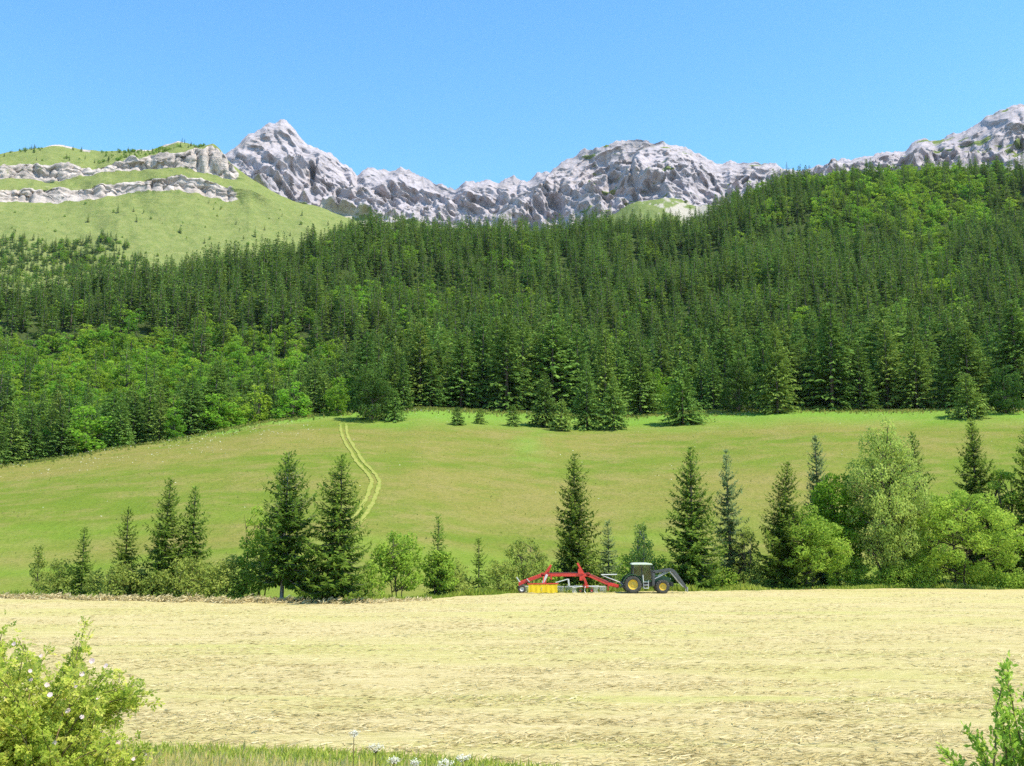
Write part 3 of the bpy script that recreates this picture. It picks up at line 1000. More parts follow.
dm_ = dm_ - disp + (1 - up_) * 5 * fbm(sx / 60, dm_ / 60, 0, 3, 67)
# ragged skyline
zm_ = zm_ + np.clip(tv - .93, 0, .07) / .07 * (3.6 * fbm(sx / 17, 0 * sx, 0, 4, 69, .6))
rockm = np.clip((tv - LOW + .035 * fbm(sx / 45, zm_ / 30, 0, 4, 70)) / .02, 0, 1)
gledge = np.clip(fbm(sx / 42, zm_ / 12, 0, 5, 71) * 1.5 - .62, 0, 1) * np.clip((Am - px_dir(540, 300)[0]) * 20, .35, 1)
rockm = np.clip(rockm - gledge * .9, 0, 1)
pxm = to_px(np.sin(Am) * 2000, np.cos(Am) * 2000, np.full_like(Am, 500.0))[0]
e1 = np.clip(1 - np.abs(tv - LOW - .01 + .03 * fbm(sx / 30, zm_ / 30, 0, 3, 72)) / .07, 0, 1) * np.clip(1.15 - np.abs(pxm - 340) / 70 + .5 * fbm(sx / 26, zm_ / 20, 0, 3, 78), 0, 1)
e2 = np.clip(1 - np.abs(tv - LOW + .03) / .10, 0, 1) * np.clip(1.2 - np.abs(pxm - 694) / 26 + .8 * fbm(sx / 24, zm_ / 16, 0, 3, 74), 0, 1)
scree = np.clip((np.maximum(e1, e2) + .35 * fbm(sx / 9, zm_ / 7, 0, 3, 79) - .35) * 4, 0, 1)
P = np.stack([np.sin(Am) * dm_, np.cos(Am) * dm_, zm_], -1)
# far side of the ridge
back = []
for k_, (dd_, dz_) in enumerate(((30, -25), (120, -110), (420, -330), (800, -560))):
    nd = dm_[-1] + dd_
    back.append(np.stack([np.sin(am) * nd, np.cos(am) * nd, np.maximum(zm_[-1] + dz_, 100)], -1))
P = np.concatenate([P, np.array(back)])
padr = lambda q_, v: np.concatenate([q_, np.full((4, q_.shape[1]), v)])
mm = mat_rock('grey_limestone', (.305, .28, .297), (.425, .382, .396), (.12, .165, .05), (.19, .22, .075))
grid_mesh('mountain', P, mm, {'rock': padr(rockm, 1.0), 'scree': padr(scree, 0.0)})
# ------------------------------------------------------------------ tree row between the hay and the meadow
ROW_SP = 'spruces in the row behind the hay field'
ROW_DEC = 'broadleaf trees in the row behind the hay field'


def place(px, top, off, w_px):
    """column and tip of a tree in the photograph -> ground point, height and half width; off: metres behind the hay edge"""
    a, te = px_dir(px, top)
    a = float(a)
    d = float(CAMZ / -hay_far(np.array([a]))[0]) + off
    x, y = math.sin(a) * d, math.cos(a) * d
    z = gz(x, y)
    return (x, y, z - .05), float(CAMZ + te * d - z), w_px / 2 * d / F


# px, tip, width, metres behind the hay edge, bare foot, lean, label
spruces = [
    (85, 527, 24, 5, .02, 0, 'small dark spruce standing alone near the left end of the row'),
    (128, 509, 38, 4, .03, 0, 'lone spruce of mid height with a grey bush at its foot'),
    (168, 479, 54, 3.5, .03, .3, 'yellowish green spruce, left one of a close pair of mid height'),
    (196, 487, 46, 5, .03, 0, 'dark spruce, right one of a close pair of mid height'),
    (286, 452, 78, 2.5, .16, .2, 'tall broad spruce with its pale bare trunk foot showing'),
    (341, 455, 78, 2.0, .04, 0, 'tall broad spruce with loose boughs in front of the wheel tracks'),
    (438, 516, 30, 4, .04, 0, 'small spruce rising out of a pale green bush'),
    (479, 538, 20, 3, .05, 0, 'thin sparse young spruce in the low gap of the row'),
    (573, 453, 54, 6.5, .07, .1, 'slim tall spruce standing right behind the red hay rake'),
    (690, 447, 66, 4.5, .03, 0, 'dense dark spruce behind the front of the tractor'),
    (778, 462, 58, 4.5, .05, 1.0, 'dark spruce leaning slightly beside the round yellowish tree'),
    (911, 432, 44, 13, .03, 0, 'dark spruce half hidden behind the weeping birch'),
    (970, 418, 58, 14, .04, 0, 'dark spruce rising behind the wide multi stemmed tree'),
    (1026, 426, 56, 8, .03, 0, 'dark spruce cut by the right edge of the view'),
]
for (px, top, w, off, bare, lean, lab) in spruces:
    g = np.random.default_rng(px)
    loc, H, Rd = place(px, top, off, w)
    big = H > 9
    nw = int(9 + H * 2.3)
    W, L = make_spruce(g, H, Rd * 1.08, nw, 10 if big else 8, .17 if big else .15, bare, (lean, 0), width=.30, gappy=.22 if 'sparse' in lab else .10, droop=.6 if 'slim' in lab else 1.0)
    plant('spruce_tree', W, L, M['bark_pale'] if 'pale bare' in lab else M['bark'], M['spruce'], loc, lab, 'spruce', ROW_SP)

# px, tip, width, off, kind, label
dec = [
    (40, 540, 18, 5, 'sapling', 'slender pale green sapling at the left end of the row'),
    (262, 502, 52, 6, 'alder', 'yellow green tree tucked behind the left side of a tall broad spruce'),
    (400, 524, 62, 4.5, 'alder', 'pale green bushy tree right of the two tall broad spruces'),
    (440, 545, 40, 3, 'alder', 'light green bush at the foot of the small spruce'),
    (527, 531, 50, 4.5, 'willow', 'pale grey green willow left of the slim tall spruce'),
    (608, 521, 26, 7, 'larch', 'narrow pale green sapling right of the slim tall spruce'),
    (641, 515, 32, 8, 'birchlet', 'narrow greyish birch behind the tractor cab'),
    (727, 450, 40, 7, 'larch', 'slim grey green larch right of the dense dark spruce'),
    (745, 520, 34, 5, 'willow', 'low grey green bush between the larch and the leaning spruce'),
    (815, 436, 44, 13, 'larchtop', 'grey green larch rising behind the round bright green maple'),
    (832, 467, 66, 9, 'maple', 'round bright green maple with a dense crown'),
    (806, 503, 76, 3.5, 'alder', 'low rounded yellow green tree in front of the leaning spruce'),
    (881, 405, 86, 5, 'birch', 'tall weeping birch, pale green and the highest of the row'),
    (948, 477, 136, 4, 'wide', 'wide yellow green multi stemmed tree right of the weeping birch'),
    (1000, 455, 46, 10, 'alder', 'soft light green tree beside the spruce at the right edge'),
]
for (px, top, w, off, kind, lab) in dec:
    g = np.random.default_rng(px + 5)
    loc, H, Rd = place(px, top, off, w)
    name, cat = 'broadleaf_tree', 'tree'
    if kind == 'alder':
        W, L = make_broadleaf(g, H, Rd, .10, 46, 70, .26, trunks=4, rc=(.20, .38), trunk_r=.014, flat=.8)
        mat, bk = M['alder'], M['bark_dark']
    elif kind == 'willow':
        W, L = make_broadleaf(g, H, Rd, .06, 40, 60, .25, trunks=5, rc=(.20, .34), trunk_r=.013, flat=.95, hang=.2)
        mat, bk, name, cat = M['willow'], M['bark_dark'], 'willow_tree', 'willow'
    elif kind == 'maple':
        W, L = make_broadleaf(g, H, Rd, .12, 52, 95, .30, trunks=1, rc=(.24, .40), trunk_r=.018)
        mat, bk, name, cat = M['maple'], M['bark_dark'], 'maple_tree', 'maple'
    elif kind == 'birch':
        W, L = make_broadleaf(g, H, Rd * 1.1, -.04, 120, 62, .24, trunks=1, rc=(.15, .28), trunk_r=.008, flat=1.35, hang=.55, top_pow=2)
        mat, bk, name, cat = M['birch'], M['bark'], 'birch_tree', 'birch'
    elif kind == 'birchlet':
        W, L = make_broadleaf(g, H, Rd, .08, 44, 60, .22, trunks=2, rc=(.25, .42), trunk_r=.009, flat=1.3, hang=.45, top_pow=2)
        mat, bk, name, cat = M['birch'], M['bark_pale'], 'birch_tree', 'birch'
    elif kind == 'wide':
        W, L = make_broadleaf(g, H, Rd * 1.05, .08, 88, 58, .27, trunks=7, rc=(.11, .23), trunk_r=.022, flat=.7)
        mat, bk = M['alder'], M['bark_dark']
    elif kind == 'sapling':
        W, L = make_broadleaf(g, H, Rd, .04, 30, 60, .2, trunks=1, rc=(.3, .5), trunk_r=.01, flat=1.2, top_pow=2)
        mat, bk = M['willow'], M['bark_dark']
    else:
        W, L = make_spruce(g, H, Rd * 1.1, int(8 + H * 2.2), 9, .17, .05, (0, 0), width=.36, gappy=.25, droop=1.1, hang=.8)
        mat, bk, name, cat = M['larch'], M['bark'], 'larch_tree', 'larch'
        L.t = [np.asarray(t) for t in L.t]
    plant(name, W, L, bk, mat, loc, lab, cat, ROW_DEC if cat != 'larch' else 'larches in the row behind the hay field')

# low bushes at the foot of the row: px, top, width, off, colour, label
bushes = [
    (60, 556, 34, 4.5, 'willow', 'low grey green bush between the sapling and the first small spruce'),
    (98, 566, 24, 4, 'willow', 'low grey bush right of the first small spruce'),
    (128, 558, 46, 2.0, 'willow', 'rounded grey bush in front of the lone spruce'),
    (160, 566, 40, 2.0, 'willow', 'low bush at the foot of the yellowish spruce'),
    (192, 553, 52, 1.8, 'willow', 'broad grey bush in front of the close pair of spruces'),
    (228, 552, 44, 3.0, 'willow', 'grey green bush filling the gap before the tall broad spruce'),
    (246, 570, 28, 3.4, 'alder', 'low green bush left of the pale bare trunk'),
    (313, 576, 30, 5.0, 'alder', 'low dark bush between the two tall broad spruces'),
    (372, 560, 34, 3.0, 'alder', 'light bush right of the second tall broad spruce'),
    (458, 556, 34, 4.0, 'willow', 'grey green bush between the small and the thin spruce'),
    (500, 553, 36, 3.5, 'willow', 'grey green bush right of the thin young spruce'),
    (553, 560, 30, 5.5, 'alder', 'light bush left of the slim tall spruce'),
    (594, 560, 34, 7.5, 'willow', 'grey green bush behind the rake drawbar'),
    (625, 552, 34, 8.5, 'alder', 'light green bush behind the tractor rear wheel'),
    (660, 553, 34, 7.5, 'alder', 'light green bush behind the tractor bonnet'),
    (720, 558, 36, 5.0, 'alder', 'green bush right of the dense dark spruce'),
    (752, 566, 30, 4.0, 'willow', 'low bush left of the leaning spruce'),
    (850, 552, 42, 6.0, 'alder', 'dark green undergrowth bush under the maple'),
    (900, 560, 50, 3.0, 'alder', 'leafy bush at the foot of the weeping birch'),
    (915, 548, 40, 2.6, 'alder', 'light bush right of the birch trunk'),
    (985, 566, 44, 5.0, 'alder', 'low bush under the right side of the wide tree'),
    (1015, 570, 40, 4.0, 'alder', 'low dark bush at the right edge of the row'),
]
for (px, top, w, off, col, lab) in bushes:
    g = np.random.default_rng(px + 900)
    loc, H, Rd = place(px, top, off, w)
    W, L = make_broadleaf(g, H, Rd * 1.15, -.15, 40, 46, .22, trunks=6, rc=(.22, .40), trunk_r=.012, flat=.9)
    plant('bush', W, L, M['bark_dark'], M[col], loc, lab, 'bush', 'bushes at the foot of the tree row', trunk='stems', crown='foliage')

# ------------------------------------------------------------------ the forest on the slope
g = np.random.default_rng(11)


def far_spruce(seed, H, Rd, nw, per, extra, bare=.02, fine=1.0):
    q = np.random.default_rng(seed)
    return one_mesh_tree('spruce', *make_far_spruce(q, H, Rd, nw, per, bare, extra, fine), M['bark'], M['spruce_far'])


def far_beech(seed, H, Rd, n, leaf):
    q = np.random.default_rng(seed)
    return one_mesh_tree('beech', *make_broadleaf(q, H, Rd, -.22, n, 60, leaf, trunks=1, rc=(.26, .46), trunk_r=.014, egg=.9), M['bark'], M['beech'])


NEAR_S = [far_spruce(100 + k, 20, rd, 30, 10, 4) for k, rd in enumerate((2.9, 3.4, 3.9, 2.7, 4.4, 3.2, 3.7, 4.8))]
EDGE_S = [far_spruce(160 + k, 20, rd, 42, 13, 11, .015, .42) for k, rd in enumerate((3.4, 3.9, 4.5, 3.0, 4.1))]
FAR_S = [far_spruce(120 + k, 20, rd, 22, 8, 2) for k, rd in enumerate((2.6, 3.1, 3.5))]
NEAR_B = [far_beech(140 + k, 15, rd, 34, .62) for k, rd in enumerate((4.6, 5.4, 3.9))]
FAR_B = [far_beech(150 + k, 15, rd, 22, 1.0) for k, rd in enumerate((4.6, 5.4))]


def beech_share(px, py):
    lo = np.clip(1.25 - np.hypot((px - 165) / 185, (py - 390) / 66), 0, 1) * 1.5
    lo = np.where(py > 345 + (px - 180) * -.03, lo, lo * .35)
    ln = np.clip(1 - np.hypot((px - 440) / 160, (py - 305) / 26), 0, 1) * .5
    edge_ = np.clip((py - 355) / 40, 0, 1) * .07
    ur = np.clip(1 - np.hypot((px - 900) / 160, (py - 195) / 60), 0, 1) * .8
    rr = np.clip(1 - np.abs((px - 930) - (py - 250) * .35) / 22, 0, 1) * (py < 330) * .8
    return np.clip(.035 + lo + ln + edge_ + ur + rr, 0, .86)


pts = []
d = 262.0
while d < 1010:
    sp = 6.6 + (d - 262) * .0040
    na = int((R(39) * 2) * d / sp)
    a = np.linspace(-R(39), R(39), na) + g.uniform(-.42, .42, na) * sp / d
    dd = d + g.uniform(-.45, .45, na) * sp
    pts.append(np.stack([a, dd], 1))
    d += sp * .92
# the left edge comes nearer than the middle
d = 200.0
while d < 262:
    na = int((R(39) * 2) * d / 6.2)
    a = np.linspace(-R(39), R(39), na) + g.uniform(-.4, .4, na) * 6.2 / d
    pts.append(np.stack([a, d + g.uniform(-1.8, 1.8, na)], 1))
    d += 5.6
pts = np.concatenate(pts)
a, dd = pts[:, 0], pts[:, 1]
ok = (dd > mead_d(a) + 1.5 + 3.0 * fbm(a * 70, a * 0, 0, 2, 81)) & (dd < ridge_d(a) + 60)
a, dd = a[ok], dd[ok]
x, y = np.sin(a) * dd, np.cos(a) * dd
z = ground(x, y)
px, py = to_px(x, y, z)
dens = fbm(x / 60, y / 60, 0, 3, 82)
ok = g.random(len(x)) < .92 + .25 * dens - .25 * np.clip((430 - dd) / 120, 0, 1) * (px > 330)
x, y, z, a, dd, px, py = (q[ok] for q in (x, y, z, a, dd, px, py))
beech = g.random(len(x)) < beech_share(px, py) + .30 * fbm(x / 45, y / 45, 0, 2, 83) * (beech_share(px, py) > .06)
left = np.clip((330 - px) / 300, 0, 1) * np.clip((420 - dd) / 120, 0, 1)
hs = (19.0 + 5.0 * fbm(x / 50, y / 50, 0, 2, 84) + g.normal(0, 3.6, len(x))) * (1 - .22 * left)
hs = np.clip(hs, 8, 27) * np.where(dd > 700, .92, 1)
hb = np.clip(13.5 + g.normal(0, 2.2, len(x)), 7, 19) * (1 - .10 * left)
edge_in = dd - mead_d(a)
hs = np.where((edge_in < 6) & (g.random(len(x)) < .35), hs * .62, hs)
in_view = (px > -25) & (px < 1049)
rz = g.uniform(0, 6.28, len(x))
fat = g.uniform(.95, 1.55, len(x))
low_ = np.clip((430 - dd) / 120, 0, 1) * np.clip((px - 300) / 80, 0, 1)
hs = hs * (1 + .17 * low_)
fat = fat * (1 + .08 * low_)
in_view &= g.random(len(x)) < 2


def zone(px_, inside, dd_, kind):
    if inside < 9:
        where = ('beside the meadow crest on the left', 'at the meadow edge right of the wheel tracks', 'at the meadow edge above the tractor', 'at the meadow edge behind the weeping birch')[int(np.clip(px_ // 256, 0, 3))]
        return f'{kind} {where}', f'{kind}s {where}'
    side_ = ('on the left flank', 'left of the slope centre', 'right of the slope centre', 'on the right flank')[int(np.clip(px_ // 256, 0, 3))]
    lvl = 'a few rows inside the forest' if inside < 40 else 'deeper inside the forest'
    return f'{kind} {lvl} {side_}', f'{kind}s {lvl} {side_}'


SRC = {}


def forest(sel, near, far, heights, base_h, n_ind, name, cat, kindword, massname, edge=None):
    idx = np.where(sel)[0]
    cand = idx[in_view[idx]]
    cand = cand[np.argsort(-(heights[cand] / dd[cand]) * (1 + .5 * (edge_in[cand] < 12)))][:n_ind]
    chosen = np.zeros(len(x), bool)
    chosen[cand] = True
    made = []
    for i in cand[::-1]:
        k_ = len(made)
        every = list(near) + list(far)
        me = every[k_] if k_ < len(every) else near[int(g.integers(len(near)))]
        if edge is not None and edge_in[i] < 32 and k_ >= len(every):
            me = edge[int(g.integers(len(edge)))]
        o = link(name, me)
        made.append(o)
        SRC.setdefault(me.name, o)
        s = heights[i] / base_h
        o.location = (x[i], y[i], z[i] - .2)
        o.rotation_euler = (g.normal(0, .015), g.normal(0, .015), rz[i])
        o.scale = (s * fat[i], s * fat[i], s)
        l_, g_ = zone(px[i], edge_in[i], dd[i], kindword)
        tag(o, l_, cat, g_)
    rest = idx[~chosen[idx]]
    mass(massname, x[rest], y[rest], z[rest], rz[rest], heights[rest] / base_h, fat[rest], near, far, dd[rest])


def mass(name, x_, y_, z_, rz_, s_, fat_, near, far, d_):
    """the rest of a wood as one object: points that carry whole trees"""
    me = bpy.data.meshes.new(name)
    n_ = len(x_)
    me.vertices.add(n_)
    me.vertices.foreach_set('co', np.stack([x_, y_, z_ - .2], 1).astype(np.float32).ravel())
    var = np.where(d_ < 430, g.integers(0, max(1, len(near)), n_), len(near) + g.integers(0, len(far), n_))
    at = me.attributes.new('which', 'INT', 'POINT'); at.data.foreach_set('value', var.astype(np.int32))
    at = me.attributes.new('turn', 'FLOAT_VECTOR', 'POINT'); at.data.foreach_set('vector', np.stack([g.normal(0, .015, n_), g.normal(0, .015, n_), rz_], 1).astype(np.float32).ravel())
    at = me.attributes.new('size', 'FLOAT_VECTOR', 'POINT'); at.data.foreach_set('vector', np.stack([s_ * fat_, s_ * fat_, s_], 1).astype(np.float32).ravel())
    o = link(name, me)
    tag(o, kind='stuff')
    ng = bpy.data.node_groups.new(name, 'GeometryNodeTree')
    ng.interface.new_socket('Geometry', in_out='INPUT', socket_type='NodeSocketGeometry')
    ng.interface.new_socket('Geometry', in_out='OUTPUT', socket_type='NodeSocketGeometry')
    gi, go = ng.nodes.new('NodeGroupInput'), ng.nodes.new('NodeGroupOutput')
    jn = ng.nodes.new('GeometryNodeJoinGeometry')

    def named(an, dt):
        q_ = ng.nodes.new('GeometryNodeInputNamedAttribute')
        q_.data_type = dt
        q_.inputs['Name'].default_value = an
        return q_.outputs['Attribute']
    for k_, tree in enumerate(list(near) + list(far)):
        if not (var == k_).any():
            continue
        oi = ng.nodes.new('GeometryNodeObjectInfo')
        oi.inputs['Object'].default_value = SRC[tree.name]
        cmp_ = ng.nodes.new('FunctionNodeCompare')
        cmp_.data_type, cmp_.operation = 'INT', 'EQUAL'
        ng.links.new(named('which', 'INT'), cmp_.inputs['A_INT' if 'A_INT' in cmp_.inputs else 2])
        cmp_.inputs[3].default_value = k_
        ip = ng.nodes.new('GeometryNodeInstanceOnPoints')
        ng.links.new(gi.outputs[0], ip.inputs['Points'])
        ng.links.new(cmp_.outputs[0], ip.inputs['Selection'])
        ng.links.new(oi.outputs['Geometry'], ip.inputs['Instance'])
        ng.links.new(named('turn', 'FLOAT_VECTOR'), ip.inputs['Rotation'])
        ng.links.new(named('size', 'FLOAT_VECTOR'), ip.inputs['Scale'])
        ng.links.new(ip.outputs[0], jn.inputs[0])
    ng.links.new(jn.outputs[0], go.inputs[0])
    md = o.modifiers.new('trees', 'NODES')
    md.node_group = ng
    return o


forest(~beech, NEAR_S, FAR_S, hs, 20, 270, 'forest_spruce', 'spruce', 'dark green spruce', 'spruce_forest', EDGE_S)
forest(beech, NEAR_B, FAR_B, hb, 15, 150, 'forest_broadleaf_tree', 'tree', 'bright green broadleaf tree', 'broadleaf_forest')

# trees of the forest edge that stand out one by one: px, foot y, tip y, width, kind, label
solo = [
    (395, 421, 391, 20, 's', 'small round topped spruce in front of the forest near the top of the wheel tracks'),
    (457, 425, 406, 13, 's', 'leftmost of three tiny spruces standing in the bright grass below the forest'),
    (480, 424, 408, 11, 's', 'middle and smallest of three tiny spruces in the bright grass below the forest'),
    (513, 426, 405, 15, 's', 'rightmost and largest of three tiny spruces in the bright grass below the forest'),
    (545, 427, 372, 30, 's', 'left spruce of a clump that juts out of the forest into the meadow'),
    (562, 431, 398, 20, 's', 'small front spruce of a clump that juts out of the forest into the meadow'),
    (587, 429, 362, 34, 's', 'tallest spruce of a clump that juts out of the forest into the meadow'),
    (614, 429, 376, 32, 's', 'right spruce of a clump that juts out of the forest into the meadow'),
    (683, 424, 360, 44, 's', 'single broad spruce standing forward from the forest right of the clump'),
    (372, 420, 358, 54, 'b', 'dense dark rounded broadleaf tree at the top of the wheel tracks'),
    (335, 415, 378, 30, 'b', 'light green bushy tree left of the top of the wheel tracks'),
    (968, 418, 372, 36, 's', 'broad low spruce at the forest edge above the spruce behind the wide tree'),
    (778, 413, 322, 40, 's', 'tall dark full spruce at the forest edge left of the weeping birch'),
    (740, 412, 348, 40, 'b', 'pale rounded tree at the forest edge right of the single broad spruce'),
    (655, 414, 362, 34, 'b', 'pale rounded tree between the clump and the single broad spruce'),
    (1006, 413, 358, 36, 'b', 'greyish rounded tree at the right end of the forest edge'),
]
for (px_, fy, ty, w_, kd, lab) in solo:
    X, Y = at_ground(px_, fy)
    Z = gz(X, Y)
    D_ = math.hypot(X, Y)
    _, te = px_dir(px_, ty)
    H = float(CAMZ + te * D_ - Z)
    Rd = w_ / 2 * D_ / F
    q = np.random.default_rng(px_ + 40)
    if kd == 's':
        tree = make_far_spruce(q, H, Rd * 1.12, int(12 + H * 1.5), 13, .0, 11, .42 if H > 8 else .3)
        o = link('spruce_tree', one_mesh_tree('spruce_tree', *tree, M['bark'], M['spruce_far']), loc=(X, Y, Z - .1))
        tag(o, lab, 'spruce', 'spruces standing out at the forest edge')
    else:
        tree = make_broadleaf(q, H, Rd, -.2, 46, 60, .5, trunks=1, rc=(.24, .42))
        lm = M['dark_broadleaf'] if px_ in (372, 1006, 740) else M['beech']
        o = link('broadleaf_tree', one_mesh_tree('broadleaf_tree', *tree, M['bark'], lm), loc=(X, Y, Z - .1))
        tag(o, lab, 'tree', 'broadleaf trees standing out at the forest edge')

# ------------------------------------------------------------------ woods and single trees on the far hill
Ah_, v_, P_ = HILL
hp = P_.reshape(-1, 3)
hv = v_.reshape(-1)
hx, hy = to_px(hp[:, 0], hp[:, 1], hp[:, 2])
frac = (hv > .15) & (hv < 1.97)
cand = np.where(frac & (hx > -260) & (hx < 480))[0]
cand = g.choice(cand, 30000)
jx = hp[cand] + g.normal(0, 1, (len(cand), 3)) * [2.2, 2.2, 0]
cx, cy_ = hx[cand], hy[cand]
dens = fbm(hp[cand, 0] / 60, hp[cand, 1] / 60, 0, 4, 91)
wood = np.clip(1.15 - np.hypot((cx - 70) / 105, (cy_ - 266) / 28) + .35 * dens, 0, 1)
wood = np.maximum(wood, np.clip(1.0 - np.hypot((cx - 112) / 40, (cy_ - 247) / 17) + .4 * dens, 0, 1) * .9)
wood = np.maximum(wood, np.clip(1.1 - np.hypot((cx - 8) / 34, (cy_ - 246) / 14) + .4 * dens, 0, 1) * .5)
wood = np.maximum(wood, np.clip((cy_ - (292 - .20 * cx)) / 22 + .4 * dens, 0, 1) * (cx < 170))
wood = np.maximum(wood, np.clip(1.05 - np.hypot((cx - 360) / 66, (cy_ - 236) / 16) + .5 * dens, 0, 1) * .35)
sparse_ = .012 + .05 * np.clip(dens, 0, 1)
pr = np.where(wood > .25, np.minimum(wood * .55, .5), sparse_ * .45)
k_ = g.random(len(cand)) < pr
P2, w2 = jx[k_], wood[k_]
n2 = len(P2)
sp_ = g.random(n2) < np.where(w2 > .3, .72, .2)
sz = np.where(w2 > .3, g.uniform(.35, .70, n2), g.uniform(.12, .42, n2))
# shrubs along the top of the hill and single firs on the rocks
top_ = np.where((hv > 5.15) & (hv < 5.9) & (hx > -200) & (hx < 205))[0]
top_ = top_[fbm(hp[top_, 0] / 50, hp[top_, 2] / 14, 0, 3, 92) > .05]
top_ = g.choice(top_, min(260, len(top_)), replace=False)
P2 = np.concatenate([P2, hp[top_]])
sp_ = np.concatenate([sp_, g.random(len(top_)) < .3])
sz = np.concatenate([sz, g.uniform(.2, .5, len(top_))])
both_n, both_f = [NEAR_S[0]], FAR_S + FAR_B
far_ = np.full(len(P2), 2000.0)
mass('hill_woods', P2[sp_, 0], P2[sp_, 1], P2[sp_, 2], g.uniform(0, 6.28, sp_.sum()), sz[sp_], g.uniform(1, 1.4, sp_.sum()), [], FAR_S, far_[sp_])
mass('hill_shrubbery', P2[~sp_, 0], P2[~sp_, 1], P2[~sp_, 2] - .5, g.uniform(0, 6.28, (~sp_).sum()), sz[~sp_] * 1.1, g.uniform(1, 1.3, (~sp_).sum()), [], FAR_B, far_[~sp_])
for j, (px_, py_, hh) in enumerate(((118, 213, 13), (88, 222, 12), (180, 233, 13), (255, 238, 15), (137, 222, 9), (205, 243, 8), (290, 236, 8), (302, 214, 9))):
    k_ = np.argmin(np.hypot(hx - px_, hy - py_) + 1e3 * ~frac)
    o = link('hillside_tree', FAR_S[j % 3])
    o.location = hp[k_] - [0, 0, .5]
    o.scale = (hh / 20 * 1.25,) * 2 + (hh / 20,)
    o.rotation_euler = (0, 0, j)
    tag(o, 'small dark conifer dotted alone on the green hill below the limestone bands', 'tree', 'lone conifers on the green hill')
# ------------------------------------------------------------------ tractor
M['green_paint'] = simple_mat('green_paint', (.012, .075, .022), .32, .5, dirt=.08)
M['wheel_yellow'] = simple_mat('wheel_yellow', (.66, .43, .025), .4, .5, dirt=.12)
M['tyre'] = simple_mat('tyre_rubber', (.028, .027, .026), .85, .2, dirt=.28)
M['black_paint'] = simple_mat('black_paint', (.022, .022, .024), .5, .4, dirt=.15)
M['loader_grey'] = simple_mat('loader_grey', (.045, .048, .054), .45, .5, dirt=.18)
M['roof_cream'] = simple_mat('roof_paint', (.60, .66, .52), .4, .5, dirt=.06)
M['steel'] = simple_mat('bare_steel', (.48, .47, .45), .4, .5, .6, dirt=.15)
M['galv'] = simple_mat('light_grey_paint', (.62, .61, .58), .45, .5, dirt=.12)
M['red_paint'] = simple_mat('red_paint', (.62, .035, .022), .35, .5, dirt=.07)
M['lamp'] = simple_mat('lamp_glass', (.8, .8, .76), .1, .6, dirt=.02)
M['seat'] = simple_mat('seat_cloth', (.05, .05, .04), .9, .1)
m, nt, out = new_mat('cab_glass')
n_ = N(nt)
tr_ = nt.nodes.new('ShaderNodeBsdfTransparent'); tr_.inputs[0].default_value = (.62, .72, .64, 1)
gl_ = nt.nodes.new('ShaderNodeBsdfGlossy'); gl_.inputs['Roughness'].default_value = .03; gl_.inputs['Color'].default_value = (.9, .95, .95, 1)
fr_ = nt.nodes.new('ShaderNodeFresnel'); fr_.inputs[0].default_value = 1.5
mx_ = nt.nodes.new('ShaderNodeMixShader')
nt.links.new(n_.math('ADD', fr_.outputs[0], .04), mx_.inputs[0]); nt.links.new(tr_.outputs[0], mx_.inputs[1]); nt.links.new(gl_.outputs[0], mx_.inputs[2])
nt.links.new(mx_.outputs[0], out.inputs[0])
M['glass'] = m
m, nt, out = new_mat('yellow_curtain')
n_ = N(nt)
f_ = n_.noise(n_.mapping(n_.node('ShaderNodeTexCoord').outputs['Object'], (3, 3, .6)), 2.0, 4)
c_ = n_.ramp(f_, [(.3, (.80, .58, .02)), (.7, (.92, .74, .04))])
t_ = nt.nodes.new('ShaderNodeBsdfTranslucent'); nt.links.new(c_, t_.inputs[0])
x_ = nt.nodes.new('ShaderNodeMixShader'); x_.inputs[0].default_value = .42
nt.links.new(n_.principled(c_, .5, .3), x_.inputs[1]); nt.links.new(t_.outputs[0], x_.inputs[2]); nt.links.new(x_.outputs[0], out.inputs[0])
M['curtain'] = m


def wheel(parent, c, rad, width, rim_r, lugs, hub):
    w = bpy.data.objects.new('wheel', None)
    COL.objects.link(w); w.parent = parent; w.location = c
    w.empty_display_size = .1
    h = width / 2
    b = MB()
    b.lathe([(rim_r, -h * .80), (rim_r + .05, -h * .96), (rad * .86, -h), (rad * .955, -h * .8), (rad * .97, 0), (rad * .955, h * .8), (rad * .86, h), (rim_r + .05, h * .96), (rim_r, h * .80), (rim_r, -h * .8)], (0, 0, 0), 40)
    for k in range(lugs):
        for s in (-1, 1):
            t = 2 * math.pi * (k + (.5 if s > 0 else 0)) / lugs
            p0 = (rad * .955 * math.cos(t), s * h * .9, rad * .955 * math.sin(t))
            t2 = t + .30
            p1 = (rad * .975 * math.cos(t2), s * .02, rad * .975 * math.sin(t2))
            b.beam(p0, p1, .07, .09)
    b.build('tyre', M['tyre'], w)
    r = MB()
    r.lathe([(rim_r * .99, -h * .82), (rim_r * .93, -h * .78), (rim_r * .86, -h * .42), (rim_r * .55, -h * .30), (rim_r * .42, -h * .34), (rim_r * .3, -h * .46), (0.001, -h * .48)], (0, 0, 0), 36)
    r.lathe([(rim_r * .99, h * .82), (rim_r * .93, h * .78), (rim_r * .86, h * .42), (rim_r * .4, h * .30), (0.001, h * .34)], (0, 0, 0), 36)
    for k in range(8):
        t = k * math.pi / 4
        r.tube([(rim_r * .36 * math.cos(t), -h * .40, rim_r * .36 * math.sin(t)), (rim_r * .36 * math.cos(t), -h * .48, rim_r * .36 * math.sin(t))], .022, 6)
    r.build('rim', M['wheel_yellow'], w, smooth=False)
    return w


def photo_xy(px, d):
    a = float(px_dir(px, 590)[0])
    return math.sin(a) * d, math.cos(a) * d


